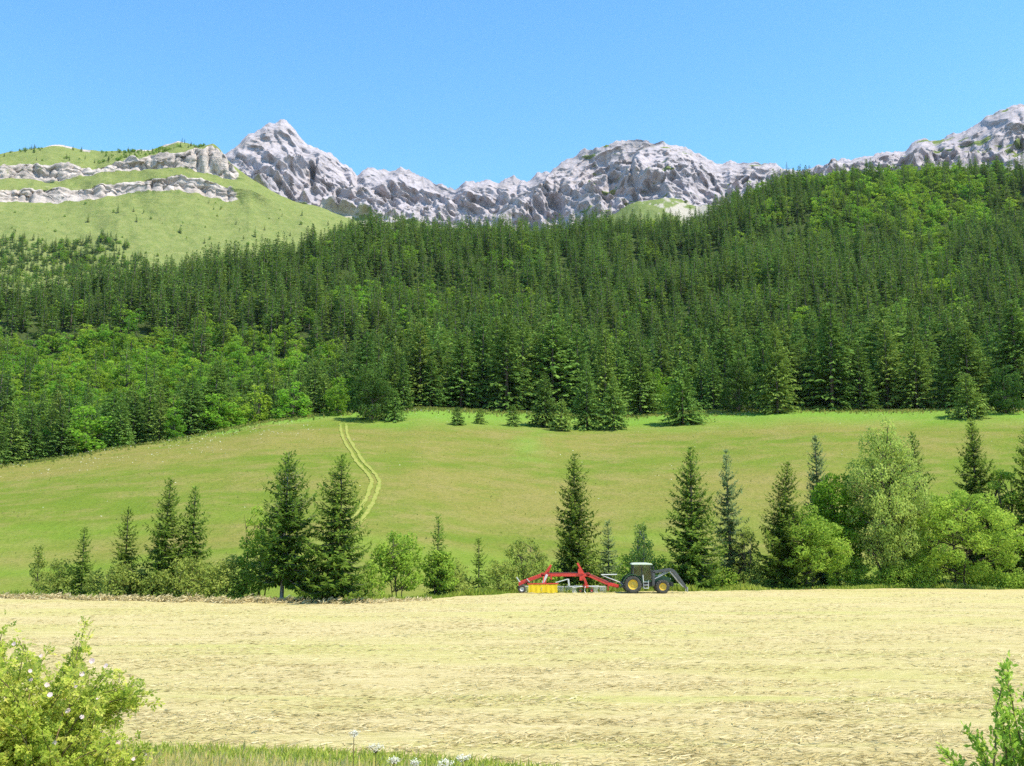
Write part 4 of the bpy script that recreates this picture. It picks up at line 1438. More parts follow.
tx, ty = photo_xy(631.7, 98.9)
T = empty('tractor', (tx, ty, gz(tx, ty)), 0)
tag(T, 'dark green tractor with yellow wheel rims and a raised front loader', 'tractor')
for s in (-1, 1):
    wheel(T, (0, s * .93, .83), .83, .50, .47, 20, 0)
    wheel(T, (2.84, s * .90, .63), .63, .40, .35, 18, 0)
b = MB()     # bonnet sloping to the front
b.prism([(1.93, 1.05), (1.93, 1.66), (2.5, 1.64), (3.2, 1.55), (3.58, 1.44), (3.66, 1.25), (3.66, 1.0), (3.2, .98)], -.36, .36)
b.build('bonnet', M['green_paint'], T, bevel=.05)
b = MB()
b.box((3.675, 0, 1.16), (.05, .56, .46))
for k in range(6):
    b.box((3.71, 0, .99 + k * .065), (.03, .50, .02))
b.build('grille', M['black_paint'], T)
for s in (-1, 1):
    b = MB(); b.box((3.70, s * .24, 1.34), (.05, .13, .09)); b.build('headlight', M['lamp'], T, bevel=.01)
b = MB()     # engine, gearbox, axles, front weights
b.box((2.45, 0, .86), (2.3, .52, .36)); b.box((1.1, 0, .85), (1.7, .62, .5)); b.box((-.15, 0, .85), (.7, .5, .55))
b.tube([(0, -.95, .83), (0, .95, .83)], .13, 10); b.tube([(2.84, -.9, .63), (2.84, .9, .63)], .09, 10)
b.box((3.8, 0, .82), (.32, .7, .36)); b.box((3.55, 0, .80), (.3, .4, .22))
b.build('chassis', M['black_paint'], T, bevel=.02)
b = MB()     # cab tub and floor
b.box((.98, 0, 1.12), (1.66, 1.5, .10)); b.box((.10, 0, 1.42), (.12, 1.46, .56)); b.box((1.78, 0, 1.34), (.10, 1.1, .46))
b.build('cab', M['green_paint'], T, bevel=.02)
cab = []
for s in (-1, 1):
    for (x0, z0, x1, z1, w_) in ((.06, 1.45, .14, 2.66, .09), (.90, 1.15, .93, 2.66, .075), (1.90, 1.2, 1.72, 2.66, .09)):
        b = MB(); b.beam((x0, s * .74, z0), (x1, s * .68, z1), .07, w_); b.build('pillar', M['black_paint'], T)
    for nm, q in (('side_window', [(.12, 1.72), (.86, 1.62), (.90, 2.62), (.18, 2.62)]),):
        b = MB(); y0, y1 = s * .712, s * .720
        b.prism(q, min(y0, y1), max(y0, y1)); b.build(nm, M['glass'], T)
    d_ = MB(); d_.prism([(.98, 1.18), (1.82, 1.25), (1.68, 2.62), (.97, 2.62)], min(s * .712, s * .72), max(s * .712, s * .72))
    dr_ = d_.build('door', M['glass'], T)
    h_ = MB(); h_.box((1.05, s * .745, 1.62), (.05, .04, .14)); h_.build('handle', M['black_paint'], dr_)
b = MB(); b.prism([(.09, 1.72), (.11, 1.72), (.17, 2.62), (.15, 2.62)], -.64, .64); b.build('rear_window', M['glass'], T)
b = MB(); b.prism([(1.86, 1.58), (1.88, 1.58), (1.73, 2.62), (1.71, 2.62)], -.62, .62); b.build('windscreen', M['glass'], T)
b = MB(); b.prism([(-.06, 2.66), (-.02, 2.78), (.3, 2.83), (1.5, 2.83), (1.88, 2.77), (1.94, 2.66)], -.80, .80); b.build('roof', M['roof_cream'], T, bevel=.03)
b = MB(); b.box((.62, 0, 1.50), (.5, .5, .14)); b.box((.40, 0, 1.86), (.12, .48, .62)); b.build('seat', M['seat'], T, bevel=.04)
b = MB(); b.tube([(1.62, 0, 1.55), (1.42, 0, 1.86)], .035, 8)
for k in range(16):
    t0, t1 = k * math.pi / 8, (k + 1) * math.pi / 8
    e = lambda t: (1.42 + .10 * math.cos(t), .2 * math.sin(t), 1.86 + .13 * math.cos(t) * .9)
    b.tube([e(t0), e(t1)], .016, 5)
b.build('steering_wheel', M['black_paint'], T)
for s in (-1, 1):    # mudguards
    b = MB()
    n0, n1, k = R(8), R(172), 16
    prof = [((.90 + th) * math.cos(n0 + (n1 - n0) * i / k), .83 + (.90 + th) * math.sin(n0 + (n1 - n0) * i / k)) for th, rg_ in ((.04, range(k + 1)), (0, range(k, -1, -1))) for i in rg_]
    n = len(prof)
    ys = sorted((s * .70, s * 1.18))
    v = [(x, ys[0], z) for x, z in prof] + [(x, ys[1], z) for x, z in prof]
    f = [(i, i + n, (i + 1) % n + n, (i + 1) % n) for i in range(n)]
    for i in range(k):
        f.append((i, i + 1, n - 2 - i, n - 1 - i)); f.append((i + n, n - 1 - i + n, n - 2 - i + n, i + 1 + n))
    b.add(v, f)
    b.build('mudguard', M['green_paint'], T)
    b = MB()
    for z in (.48, .78, 1.06):
        b.box((1.28, s * .80, z), (.42, .26, .05))
    b.beam((1.06, s * .86, .45), (.99, s * .80, 1.72), .07, .06); b.beam((1.50, s * .86, .45), (1.52, s * .80, 1.2), .05, .05)
    b.build('step', M['galv'], T)
    b = MB(); b.beam((1.80, s * .74, 2.40), (1.98, s * 1.12, 2.38), .03); b.box((1.99, s * 1.16, 2.24), (.05, .18, .32)); b.build('mirror', M['black_paint'], T)
    b = MB(); b.box((1.05, s * .52, .82), (.9, .30, .40)); b.build('fuel_tank', M['black_paint'], T, bevel=.06)
    # loader: mast, two-armed boom with a knee, rams
    b = MB(); b.beam((2.02, s * .56, .72), (2.06, s * .56, 1.98), .14, .24); b.beam((2.0, s * .3, .80), (2.0, s * .58, .80), .2, .2); b.build('loader_mast', M['loader_grey'], T)
    b = MB()
    pr = [(1.96, 1.99), (2.0, 2.1), (2.6, 2.12), (3.55, 2.30), (3.92, 2.26), (4.2, 2.02), (5.02, .86), (5.26, .46), (5.12, .40), (4.86, .74), (4.02, 1.78), (3.72, 2.02), (3.5, 2.04), (2.6, 1.90), (2.05, 1.86)]
    b.prism(pr, s * .56 - .07, s * .56 + .07)
    b.build('loader_arm', M['loader_grey'], T, bevel=.015)
    b = MB(); b.tube([(2.08, s * .56, 1.30), (2.9, s * .56, 1.70)], .06, 10); b.tube([(2.9, s * .56, 1.70), (3.5, s * .56, 2.0)], .035, 8); b.tube([(3.74, s * .45, 2.0), (4.5, s * .45, 1.05)], .055, 10); b.tube([(4.5, s * .45, 1.05), (5.02, s * .45, .52)], .03, 8)
    b.build('hydraulic_ram', M['steel'], T)
b = MB(); b.tube([(4.62, -.56, 1.26), (4.62, .56, 1.26)], .075, 12); b.build('cross_tube', M['loader_grey'], T)
b = MB(); b.box((5.22, 0, .44), (.10, 1.24, .12)); b.box((5.26, -.5, .34), (.08, .1, .46)); b.box((5.26, .5, .34), (.08, .1, .46)); b.build('coupler_frame', M['steel'], T)
b = MB(); b.tube([(2.15, .28, 1.5), (2.15, .28, 2.36), (2.10, .28, 2.48)], .05, 10); b.build('exhaust_pipe', M['black_paint'], T)
b = MB()
for s in (-1, 1):
    b.beam((-.3, s * .25, .75), (-1.15, s * .42, .52), .07, .08); b.tube([(-.35, s * .3, 1.2), (-.85, s * .38, .62)], .025, 6)
b.tube([(-.4, 0, 1.15), (-1.1, 0, .95)], .035, 8); b.box((-.55, 0, .55), (.5, .12, .1))
b.build('three_point_linkage', M['black_paint'], T)

# ------------------------------------------------------------------ hay rake towed behind
rx, ry = photo_xy(568, 98.9)
K = empty('hay_rake', (rx, ry, gz(rx, ry)), 0)
tag(K, 'long red towed hay rake with two rotors and a yellow curtain', 'hay rake')
b = MB()
for p, q in zip([(-4.64, .87), (-2.42, 1.68), (1.93, 1.68), (3.92, .82)], [(-2.42, 1.68), (1.93, 1.68), (3.92, .82), (4.86, .56)]):
    b.beam((p[0], 0, p[1]), (q[0], 0, q[1]), .30, .34)
for xx in (-2.42, 1.93):
    b.box((xx, 0, 1.69), (.34, .30, .34))
b.build('frame_beam', M['red_paint'], K, bevel=.03)
b = MB(); b.beam((3.9, -.28, .78), (4.9, -.10, .55), .10, .14); b.beam((3.9, .28, .78), (4.9, .10, .55), .10, .14); b.beam((3.92, -.5, .72), (3.92, .5, .72), .16, .2); b.beam((3.86, 0, .85), (3.86, 0, .18), .14, .14); b.build('drawbar', M['red_paint'], K)
b = MB(); b.beam((-2.30, -.15, 1.66), (-1.62, -.20, 2.62), .14, .20); b.beam((-2.0, .15, 1.66), (-1.62, .1, 2.5), .1, .12); b.build('mast', M['red_paint'], K)
b = MB(); b.beam((1.50, -.15, 1.74), (.92, -.20, 2.80), .14, .18); b.box((1.18, -.05, 2.02), (.42, .4, .46)); b.build('mast', M['red_paint'], K)
b = MB(); b.beam((-2.44, -.32, .92), (-2.02, -.26, 1.72), .16, .22); b.build('rotor_strut', M['galv'], K)
b = MB(); b.beam((-2.25, -.2, .75), (-2.1, -.2, 1.62), .14, .2); b.beam((-1.6, -.24, 1.2), (-1.72, -.2, 1.7), .12, .14); b.build('rotor_strut', M['red_paint'], K)
b = MB(); b.beam((1.42, -.25, 1.64), (1.78, -.28, .80), .15, .22); b.box((1.25, -.2, 1.35), (.3, .3, .4)); b.build('rotor_strut', M['red_paint'], K)
b = MB(); b.beam((.02, -.28, 1.30), (.10, -.28, .66), .12, .16); b.build('support_leg', M['galv'], K)
b = MB(); b.tube([(-1.2, -.3, .95), (-.5, -.25, 1.12), (.0, -.2, 1.28)], .045, 8); b.tube([(3.2, -.12, 1.68), (4.74, -.05, 1.70)], .05, 8); b.tube([(3.3, -.1, 1.62), (4.95, .1, .98), (5.3, .1, .72)], .05, 8); b.build('drive_shaft', M['galv'], K)
b = MB()
b.tube([(-2.3, -.16, 1.86), (-.5, -.16, 1.90), (1.2, -.16, 1.92), (2.0, -.16, 1.80), (3.8, -.16, 1.0), (5.4, -.05, .9)], .022, 6); b.tube([(-2.2, .16, 1.88), (1.6, .16, 1.86), (3.4, .16, 1.2), (5.4, .1, .98)], .022, 6)
b.build('hose', M['black_paint'], K)
for (cx_, cy_, rr_, na_) in ((-2.35, .15, 2.05, 10), (1.72, .15, 2.05, 10)):
    ro = bpy.data.objects.new('rotor', None); COL.objects.link(ro); ro.parent = K; ro.location = (cx_, cy_, .56)
    b = MB(); b.tube([(0, 0, -.12), (0, 0, .16)], .30, 18); b.tube([(0, 0, .16), (0, 0, .40)], .14, 12); b.build('hub', M['red_paint'], ro)
    for k in range(na_):
        t = 2 * math.pi * k / na_ + .2
        u = Vector((math.cos(t), math.sin(t), 0)); w = Vector((-math.sin(t), math.cos(t), 0))
        b = MB(); b.tube([u * .25 + Vector((0, 0, .02)), u * rr_ + Vector((0, 0, -.02))], [.035, .025], 8)
        for j in range(4):
            p = u * (rr_ - .05 - j * .17) + Vector((0, 0, -.02))
            for e in (-.035, .035):
                b.tube([p + u * e, p + u * e + w * -.05 + Vector((0, 0, -.32)), p + u * e + w * .08 + Vector((0, 0, -.52))], .011, 5)
        b.build('tine_arm', M['galv'], ro)
    for sx, sy in ((-.55, -.45), (.55, -.45), (0, .6)):
        w = bpy.data.objects.new('wheel', None); COL.objects.link(w); w.parent = K; w.location = (cx_ + sx, cy_ + sy, .20)
        b = MB(); b.lathe([(.10, -.08), (.17, -.09), (.20, -.05), (.20, .05), (.17, .09), (.10, .08)], (0, 0, 0), 20); b.build('tyre', M['tyre'], w)
        b = MB(); b.lathe([(.105, -.075), (.06, -.04), (.001, -.045)], (0, 0, 0), 16); b.lathe([(.105, .075), (.06, .04), (.001, .045)], (0, 0, 0), 16); b.tube([(0, 0, 0), (0, 0, .30)], .03, 6); b.build('rim', M['red_paint'], w)
b = MB()     # curtain: hangs from a red bar, slightly wavy
ncol = 40
v = []
for i in range(ncol + 1):
    x = -3.84 + 2.74 * i / ncol
    for j, z in enumerate((.86, .6, .35, .08)):
        yy = -1.75 + .010 * math.sin(i * .9) * (1 + j) * .5 - .05 * j
        v.append((x, yy, z + .03 * math.sin(i * .35)))
f = [(i * 4 + j, i * 4 + j + 1, (i + 1) * 4 + j + 1, (i + 1) * 4 + j) for i in range(ncol) for j in range(3)]
v2 = [(x, y + .02, z) for x, y, z in v]; o_ = len(v)
f2 = [tuple(q + o_ for q in reversed(g_)) for g_ in f]
b.add(v + v2, f + f2)
b.build('curtain', M['curtain'], K)
b = MB(); b.beam((-3.95, -1.74, .90), (-1.0, -1.74, .93), .09, .11); b.beam((-2.4, -1.74, .95), (-2.35, -.2, 1.5), .08, .1); b.build('curtain_bar', M['red_paint'], K)
b = MB(); b.beam((-4.6, -.15, .95), (-4.95, -.2, 1.45), .07, .1); b.beam((-3.7, -.2, 1.0), (-3.98, -.2, 1.32), .07, .08); b.build('rear_bracket', M['galv'], K)
for yy in (-1.0, 1.0):
    w = bpy.data.objects.new('wheel', None); COL.objects.link(w); w.parent = K; w.location = (-4.45, yy, .38)
    b = MB(); b.lathe([(.2, -.12), (.33, -.13), (.38, -.08), (.38, .08), (.33, .13), (.2, .12)], (0, 0, 0), 26); b.build('tyre', M['tyre'], w)
    b = MB(); b.lathe([(.205, -.11), (.12, -.06), (.001, -.07)], (0, 0, 0), 20); b.lathe([(.205, .11), (.12, .06), (.001, .07)], (0, 0, 0), 20); b.build('rim', M['galv'], w)
b = MB(); b.tube([(-4.45, -1, .38), (-4.45, 1, .38)], .06, 8); b.beam((-4.45, 0, .38), (-4.6, 0, .95), .14, .18); b.box((-4.62, 0, .82), (.3, .5, .34)); b.build('rear_axle', M['red_paint'], K)
# ------------------------------------------------------------------ hay, grass, flowers and the bushes near the camera
g = np.random.default_rng(23)
M['hay'] = leaf_mat('dry_hay', (0.267, 0.210, 0.087), (0.467, 0.376, 0.171), (0.666, 0.565, 0.330), .22, .0)
M['grass'] = leaf_mat('tall_grass', (0.163, 0.224, 0.033), (0.293, 0.364, 0.055), (0.488, 0.504, 0.110), .4, .0)
M['dry_grass'] = leaf_mat('seeding_grass', (0.346, 0.304, 0.073), (0.577, 0.460, 0.145), (0.808, 0.630, 0.266), .6, .0)
M['meadow_tuft'] = leaf_mat('meadow_tufts', (.15, .21, .035), (.22, .25, .055), (.31, .29, .09), .45, .0)
M['white_petal'] = leaf_mat('white_petals', (.66, .64, .50), (.80, .78, .66), (.88, .86, .76), .4, .0)
M['pink_petal'] = leaf_mat('pink_petals', (.66, .42, .40), (.74, .54, .52), (.80, .68, .66), .35, .0)
M['rose_leaf'] = leaf_mat('rose_leaves', (0.190, 0.279, 0.034), (0.380, 0.466, 0.062), (0.683, 0.636, 0.152), .48, .0)
M['shrub_leaf'] = leaf_mat('shrub_leaves', (0.136, 0.270, 0.036), (0.293, 0.468, 0.060), (0.585, 0.684, 0.133), .46, .0)
M['cane'] = bark_mat('cane_bark', (.10, .11, .04), (.24, .16, .09), 20)


def stuff(name, L, mat):
    return tag(link(name, L.mesh(name, mat)), kind='stuff')


# loose hay
Lh = Leaves()
n = 190000
d = np.exp(g.uniform(math.log(21), math.log(110), n)); a = g.uniform(R(-33), R(33), n)
rowv = fbm(np.sin(a) * d / 5, np.cos(a) * d / 1.1, 0, 3, 201)
keep = (d > hay_near_d(a) + .3 * g.random(n)) & (d < hay_edge(a) - .2) & (g.random(n) < .45 + .75 * rowv)
d, a = d[keep], a[keep]; n = len(d)
x, y = np.sin(a) * d, np.cos(a) * d
heap = np.clip(fbm(x / 1.1, y / .8, 0, 2, 202) - .35, 0, 1)
z = ground(x, y) + g.uniform(.005, .06, n) + heap * g.uniform(0, .16, n)
th = g.normal(0, .65, n); ti = g.normal(0, .15, n)
u = np.stack([np.cos(th) * np.cos(ti), np.sin(th) * np.cos(ti), np.sin(ti)], 1)
s = unit(np.cross(u, unit(g.normal(0, .6, (n, 3)) + [0, 0, 1])))
ln = g.uniform(.15, .5, n)
Lh.cards(np.stack([x, y, z], 1), u, s, ln, ln * g.uniform(.05, .14, n), .62 + .16 * fbm(x / 3, y / 3, 0, 2, 203) + g.normal(0, .17, n))
# swath left along the far edge on the left
n = 16000
pxs = g.uniform(-140, 430, n)
a = px_dir(pxs, np.full(n, 590.0))[0]
d = hay_edge(a) - 1.0 + g.normal(0, .42, n) + .25 * vnoise(a * 200, 0 * a, 0, 6)
x, y = np.sin(a) * d, np.cos(a) * d
off = np.abs(d - hay_edge(a) + 1.0)
z = ground(x, y) + g.random(n) * np.clip(.50 - off * .45, .03, 1) * np.clip((430 - pxs) / 90, .2, 1) * (.75 + .45 * vnoise(a * 350, 0 * a, 0, 7))
th = g.normal(0, .8, n); ti = g.normal(0, .4, n)
u = np.stack([np.cos(th) * np.cos(ti), np.sin(th) * np.cos(ti), np.sin(ti)], 1)
s = unit(np.cross(u, unit(g.normal(0, .6, (n, 3)) + [0, 0, 1])))
ln = g.uniform(.2, .55, n)
Lh.cards(np.stack([x, y, z], 1), u, s, ln, ln * .22, .78 + g.normal(0, .17, n))
stuff('loose_hay', Lh, M['hay'])


def blades(L, x, y, h, w, lean, tone):
    n = len(x)
    z = ground(x, y)
    u = unit(np.stack([g.normal(0, lean, n), g.normal(0, lean, n), np.ones(n)], 1))
    s = unit(np.cross(u, g.normal(0, 1, (n, 3))))
    L.cards(np.stack([x, y, z - .03], 1), u, s, h, w, tone, mid=.35)


# rank grass under the tree row
Lg = Leaves()
n = 26000
a = g.uniform(R(-34), R(34), n)
e = hay_edge(a)
d = e + np.abs(g.normal(0, 3.4, n)) + .1
x, y = np.sin(a) * d, np.cos(a) * d
hh = np.clip(.42 + .3 * fbm(x / 4, y / 4, 0, 3, 204), .12, 1) * g.uniform(.5, 1.2, n)
blades(Lg, x, y, hh, hh * .34, .3, .5 + .25 * fbm(x / 6, y / 6, 0, 2, 205) + g.normal(0, .15, n))
# green strip at the near edge of the hay
n = 16000
a = g.uniform(R(-34), R(12), n)
d = hay_near_d(a) - g.uniform(-.2, 2.4, n)
x, y = np.sin(a) * d, np.cos(a) * d
hh = g.uniform(.08, .34, n)
blades(Lg, x, y, hh, .045, .5, .72 + g.normal(0, .15, n))
# bank below the camera
n = 9000
a = g.uniform(R(-34), R(30), n)
d = g.uniform(3.2, 24, n)
x, y = np.sin(a) * d, np.cos(a) * d
hh = g.uniform(.12, .42, n)
blades(Lg, x, y, hh, .02 + .0012 * d, .4, .45 + g.normal(0, .18, n))
stuff('rank_grass', Lg, M['grass'])
# seeding grass on the bank, lower left
Ls = Leaves()
n = 26000
pxs = g.uniform(60, 540, n); d = g.uniform(6.5, 12, n)
a = px_dir(pxs, np.full(n, 750.0))[0]
x, y = np.sin(a) * d, np.cos(a) * d
lim = np.interp(pxs, [60, 120, 250, 330, 440, 540], [744, 751, 758, 763, 769, 778])
te = px_dir(pxs, lim)[1]
hh = np.clip(CAMZ + te * d - ground(x, y), .15, 1.15) * g.uniform(.62, 1.03, n) * np.where(g.random(n) < .93, 1, 1.1)
blades(Ls, x, y, hh, g.uniform(.004, .010, n), .2, .5 + .2 * fbm(x / .6, y / .6, 0, 2, 206) + g.normal(0, .17, n))
# their plumes
k = g.random(n) < .35
zt = ground(x[k], y[k]) + hh[k] * .93
u = unit(np.stack([g.normal(.1, .3, k.sum()), g.normal(0, .3, k.sum()), np.ones(k.sum())], 1))
Ls.cards(np.stack([x[k], y[k], zt], 1), u, unit(np.cross(u, g.normal(0, 1, (k.sum(), 3)))), g.uniform(.05, .11, k.sum()), .012, .62 + g.normal(0, .15, k.sum()))
stuff('seeding_grass', Ls, M['dry_grass'])

# meadow tufts and flower heads
Lm = Leaves()
n = 1500
d = np.exp(g.uniform(math.log(100), math.log(285), n)); a = g.uniform(R(-33), R(33), n)
k = (d > hay_edge(a) + 6) & (d < mead_d(a) + 3)
d, a = d[k], a[k]; n = len(d)
x, y = np.sin(a) * d, np.cos(a) * d
hh = g.uniform(.12, .34, n)
zz = upper(x, y, ground(x, y))
tn = .5 + .35 * fbm(x / 22, y / 16, 0, 3, 207) + g.normal(0, .14, n) 
blades(Lm, x, y, hh, hh * g.uniform(.6, 1.2, n), .8, tn)
# taller herbs along the forest foot
n = 14000
a = g.uniform(R(-33), R(33), n)
d = mead_d(a) - np.abs(g.normal(0, 5.5, n)) + 3
x, y = np.sin(a) * d, np.cos(a) * d
k = g.random(n) < .3 + upper(x, y, ground(x, y))
x, y = x[k], y[k]
hh = g.uniform(.3, .9, len(x))
blades(Lm, x, y, hh, hh * .7, .5, .5 + g.normal(0, .2, len(x)))
stuff('meadow_grass_tufts', Lm, M['meadow_tuft'])
Lf = Leaves()
n = 9000
a = g.uniform(R(-33), R(33), n); d = g.uniform(150, 282, n)
x, y = np.sin(a) * d, np.cos(a) * d
z = ground(x, y)
fx, fy = to_px(x, y, z)
dn = np.clip(1 - np.abs(fy - (470 - .16 * fx)) / 26, 0, 1) * (fx < 380) * .9 + np.clip(1 - (d[:] - mead_d(a)) / -24, 0, 1) * .55 + .03
dn = dn * np.clip(.6 + 1.2 * fbm(x / 10, y / 10, 0, 3, 208), 0, 2)
k = (g.random(n) < dn * .8) & (d < mead_d(a))
x, y, z = x[k], y[k], z[k]; n = len(x)
u = unit(np.stack([g.normal(0, 1, n), g.normal(0, 1, n), g.normal(0, .2, n)], 1))
s = unit(np.cross(u, np.stack([g.normal(0, .3, n), -np.ones(n) * .6, np.ones(n)], 1)))
Lf.cards(np.stack([x, y, z + g.uniform(.3, .7, n)], 1), u, s, g.uniform(.14, .34, n), g.uniform(.12, .26, n), .5 + g.normal(0, .2, n), mid=.5)
stuff('meadow_flower_heads', Lf, M['white_petal'])


def photo_point(px, py, d):
    a, te = px_dir(px, py)
    return np.array([math.sin(a) * d, math.cos(a) * d, CAMZ + float(te) * d])


def inside(px, py, poly):
    r = np.zeros(len(px), bool)
    p = np.array(poly, float)
    j = len(p) - 1
    for i in range(len(p)):
        c = ((p[i, 1] > py) != (p[j, 1] > py)) & (px < (p[j, 0] - p[i, 0]) * (py - p[i, 1]) / (p[j, 1] - p[i, 1] + 1e-9) + p[i, 0])
        r ^= c
        j = i
    return r


def cane_path(root, tip, lift, n=14):
    t = np.linspace(0, 1, n)[:, None]
    m = root * .42 + tip * .58 + np.array([0, 0, lift])
    p = (1 - t) ** 2 * root + 2 * t * (1 - t) * m + t ** 2 * tip
    return p + np.concatenate([np.zeros((1, 3)), np.cumsum(g.normal(0, .006, (n - 1, 3)), 0)])


def pinnate(L, p, d, size, tone):
    """five to seven leaflets on a short stalk"""
    d = unit(d)
    s = unit(np.cross(d, unit(g.normal(0, .5, 3) + [0, 0, 1])))
    up = np.cross(s, d)
    k = 3
    base, dr, sd = [], [], []
    for i in range(k):
        q = p + d * size * (.35 + .28 * i)
        for e in (-1, 1):
            v = unit(s * e * .85 + d * .5 + up * g.normal(0, .2) + g.normal(0, .12, 3))
            base.append(q); dr.append(v); sd.append(unit(np.cross(v, up + g.normal(0, .35, 3))))
    base.append(p + d * size); dr.append(unit(d + g.normal(0, .15, 3))); sd.append(s)
    m = len(base)
    ln = size * g.uniform(.38, .56, m)
    L.cards(np.array(base), np.array(dr), np.array(sd), ln, ln * g.uniform(.55, .72, m), tone + g.normal(0, .12, m), mid=.52)


# dog rose, lower left
root0 = photo_point(10, 740, 6.6); root0[2] = gz(root0[0], root0[1])
RB = empty('rose_bush', tuple(root0))
tag(RB, 'wild rose bush with small pale pink flowers at the near edge of the hay field', 'rose bush')
Wr, Lr = Wood(), Leaves()
poly = [(-170, 628), (-30, 630), (4, 634), (18, 640), (34, 655), (52, 664), (75, 663), (92, 664), (108, 672), (112, 690), (98, 712), (108, 732), (128, 748), (150, 772), (170, 830), (-170, 830)]
qx, qy = g.uniform(-170, 130, 1400), g.uniform(620, 815, 1400)
ok = inside(qx, qy, poly)
qx, qy = qx[ok][:430], qy[ok][:430]
tips = [photo_point(u_, v_, dd_) for u_, v_, dd_ in zip(qx, qy, g.uniform(5.9, 7.5, len(qx)))]
sprays = [(118, 744, 6.13, .2), (133, 760, 6.13, .2), (145, 755, 6.13, .2), (125, 750, 6.2, .2), (138, 764, 6.2, .2), (112, 745, 6.2, .2), (128, 766, 6.2, .2), (98, 699, 6.13, .2), (31, 672, 6.13, .1), (82, 616, 6.4, .05), (85, 630, 6.5, .05), (78, 642, 6.4, .1), (147, 700, 6.5, .42), (140, 690, 6.6, .4), (126, 702, 6.5, .36), (132, 678, 6.6, .3), (108, 668, 6.4, .3), (15, 632, 6.6, .1), (22, 640, 6.3, .1), (52, 648, 6.5, .1), (118, 715, 6.5, .3), (100, 700, 6.5, .3), (146, 697, 6.4, .5), (143, 703, 6.6, .45), (138, 694, 6.5, .5), (135, 700, 6.4, .45), (128, 690, 6.5, .4), (120, 684, 6.4, .4), (122, 672, 6.5, .35), (112, 695, 6.5, .4), (90, 655, 6.5, .12), (70, 655, 6.4, .1)]
allc = [(t_, g.uniform(.05, .35)) for t_ in tips] + [(photo_point(*s_[:3]), s_[3]) for s_ in sprays]
for j, (tip, lift) in enumerate(allc):
    rt = root0 + np.array([g.normal(0, .32), g.normal(0, .30), 0])
    if tip[0] < root0[0] - .4:
        rt[0] += (tip[0] - root0[0]) * .55
    rt[2] = gz(rt[0], rt[1]) - .02
    path = cane_path(rt, tip, lift)
    Wr.tube(path, np.linspace(.007, .0018, len(path)), 4)
    tang = unit(np.gradient(path, axis=0))
    length = np.linalg.norm(np.diff(path, axis=0), axis=1).sum()
    spray = j >= len(tips) + 9
    nl = int(length * (54 if not spray else 40))
    tone0 = g.uniform(.18, .85)
    for t_ in g.uniform(.30 if not spray else .5, 1.0, nl):
        i = t_ * (len(path) - 1); i0 = min(int(i), len(path) - 2)
        p = path[i0] + (path[i0 + 1] - path[i0]) * (i - i0)
        if g.random() < .45 and not spray:
            p = p + g.normal(0, .05, 3)
        d_ = unit(tang[i0] * .4 + g.normal(0, .75, 3) + [0, 0, .18])
        pinnate(Lr, p, d_, g.uniform(.031, .055), tone0 + .16 * (t_ - .6))
for o_ in (link('stems', Wr.mesh('stems', M['cane']), RB), link('foliage', Lr.mesh('foliage', M['rose_leaf']), RB)):
    o_.matrix_parent_inverse = Matrix.Translation(-Vector(root0))
fl = [(82, 674), (73, 683), (75, 686), (47, 685), (50, 695), (41, 656), (106, 666), (92, 661), (68, 711), (82, 717), (55, 743), (118, 743), (133, 759), (145, 754), (98, 698), (25, 748), (44, 760), (14, 644), (30, 671), (31, 680)]
for (u_, v_) in fl:
    dd_ = g.uniform(6.0, 6.25)
    p = photo_point(u_, v_, dd_)
    Lp = Leaves()
    nrm = unit(np.array([g.normal(.15, .3), -.9, .6 + g.normal(0, .25)]))
    e1 = unit(np.cross(nrm, [0, 0, 1.0])); e2 = np.cross(nrm, e1)
    rr_ = g.uniform(.011, .018)
    for k in range(5):
        t_ = k * 6.283 / 5 + g.uniform(0, .3)
        v = unit(e1 * math.cos(t_) + e2 * math.sin(t_) + nrm * .25)
        Lp.cards([p], v[None], unit(np.cross(v, nrm))[None], rr_, rr_ * 1.15, g.uniform(.35, .85), mid=.68)
    o_ = link('flower', Lp.mesh('flower', M['pink_petal']), RB)
    o_.matrix_parent_inverse = Matrix.Translation(-Vector(root0))

# leafy shrub, lower right corner
root1 = photo_point(1036, 820, 6.0); root1[2] = gz(root1[0], root1[1])
SB = empty('leafy_shrub', tuple(root1))
tag(SB, 'young green shrub with oval leaves at the near right corner of the hay field', 'shrub')
Ws, Lv = Wood(), Leaves()
tips = [(1017, 661, 6), (1005, 675, 5.9), (998, 690, 6.0), (996, 703, 5.9), (1022, 682, 6.2), (1012, 705, 6.1), (1024, 700, 6.0), (1035, 675, 6.2), (1045, 690, 6.1), (950, 748, 5.8), (957, 752, 5.9), (966, 722, 6.0), (972, 735, 5.9), (980, 748, 6.1), (990, 724, 6.2), (1004, 728, 6.1), (1012, 738, 6.0), (990, 755, 5.9), (1000, 765, 6.0), (1015, 760, 6.1), (1024, 745, 6.2), (1032, 755, 5.9), (1010, 780, 6.0), (985, 775, 5.8), (1040, 730, 6.2), (1050, 750, 6), (1060, 705, 6), (1070, 680, 6.3), (1026, 770, 6.1), (975, 766, 5.9), (1036, 715, 6.0), (1030, 735, 5.9)]
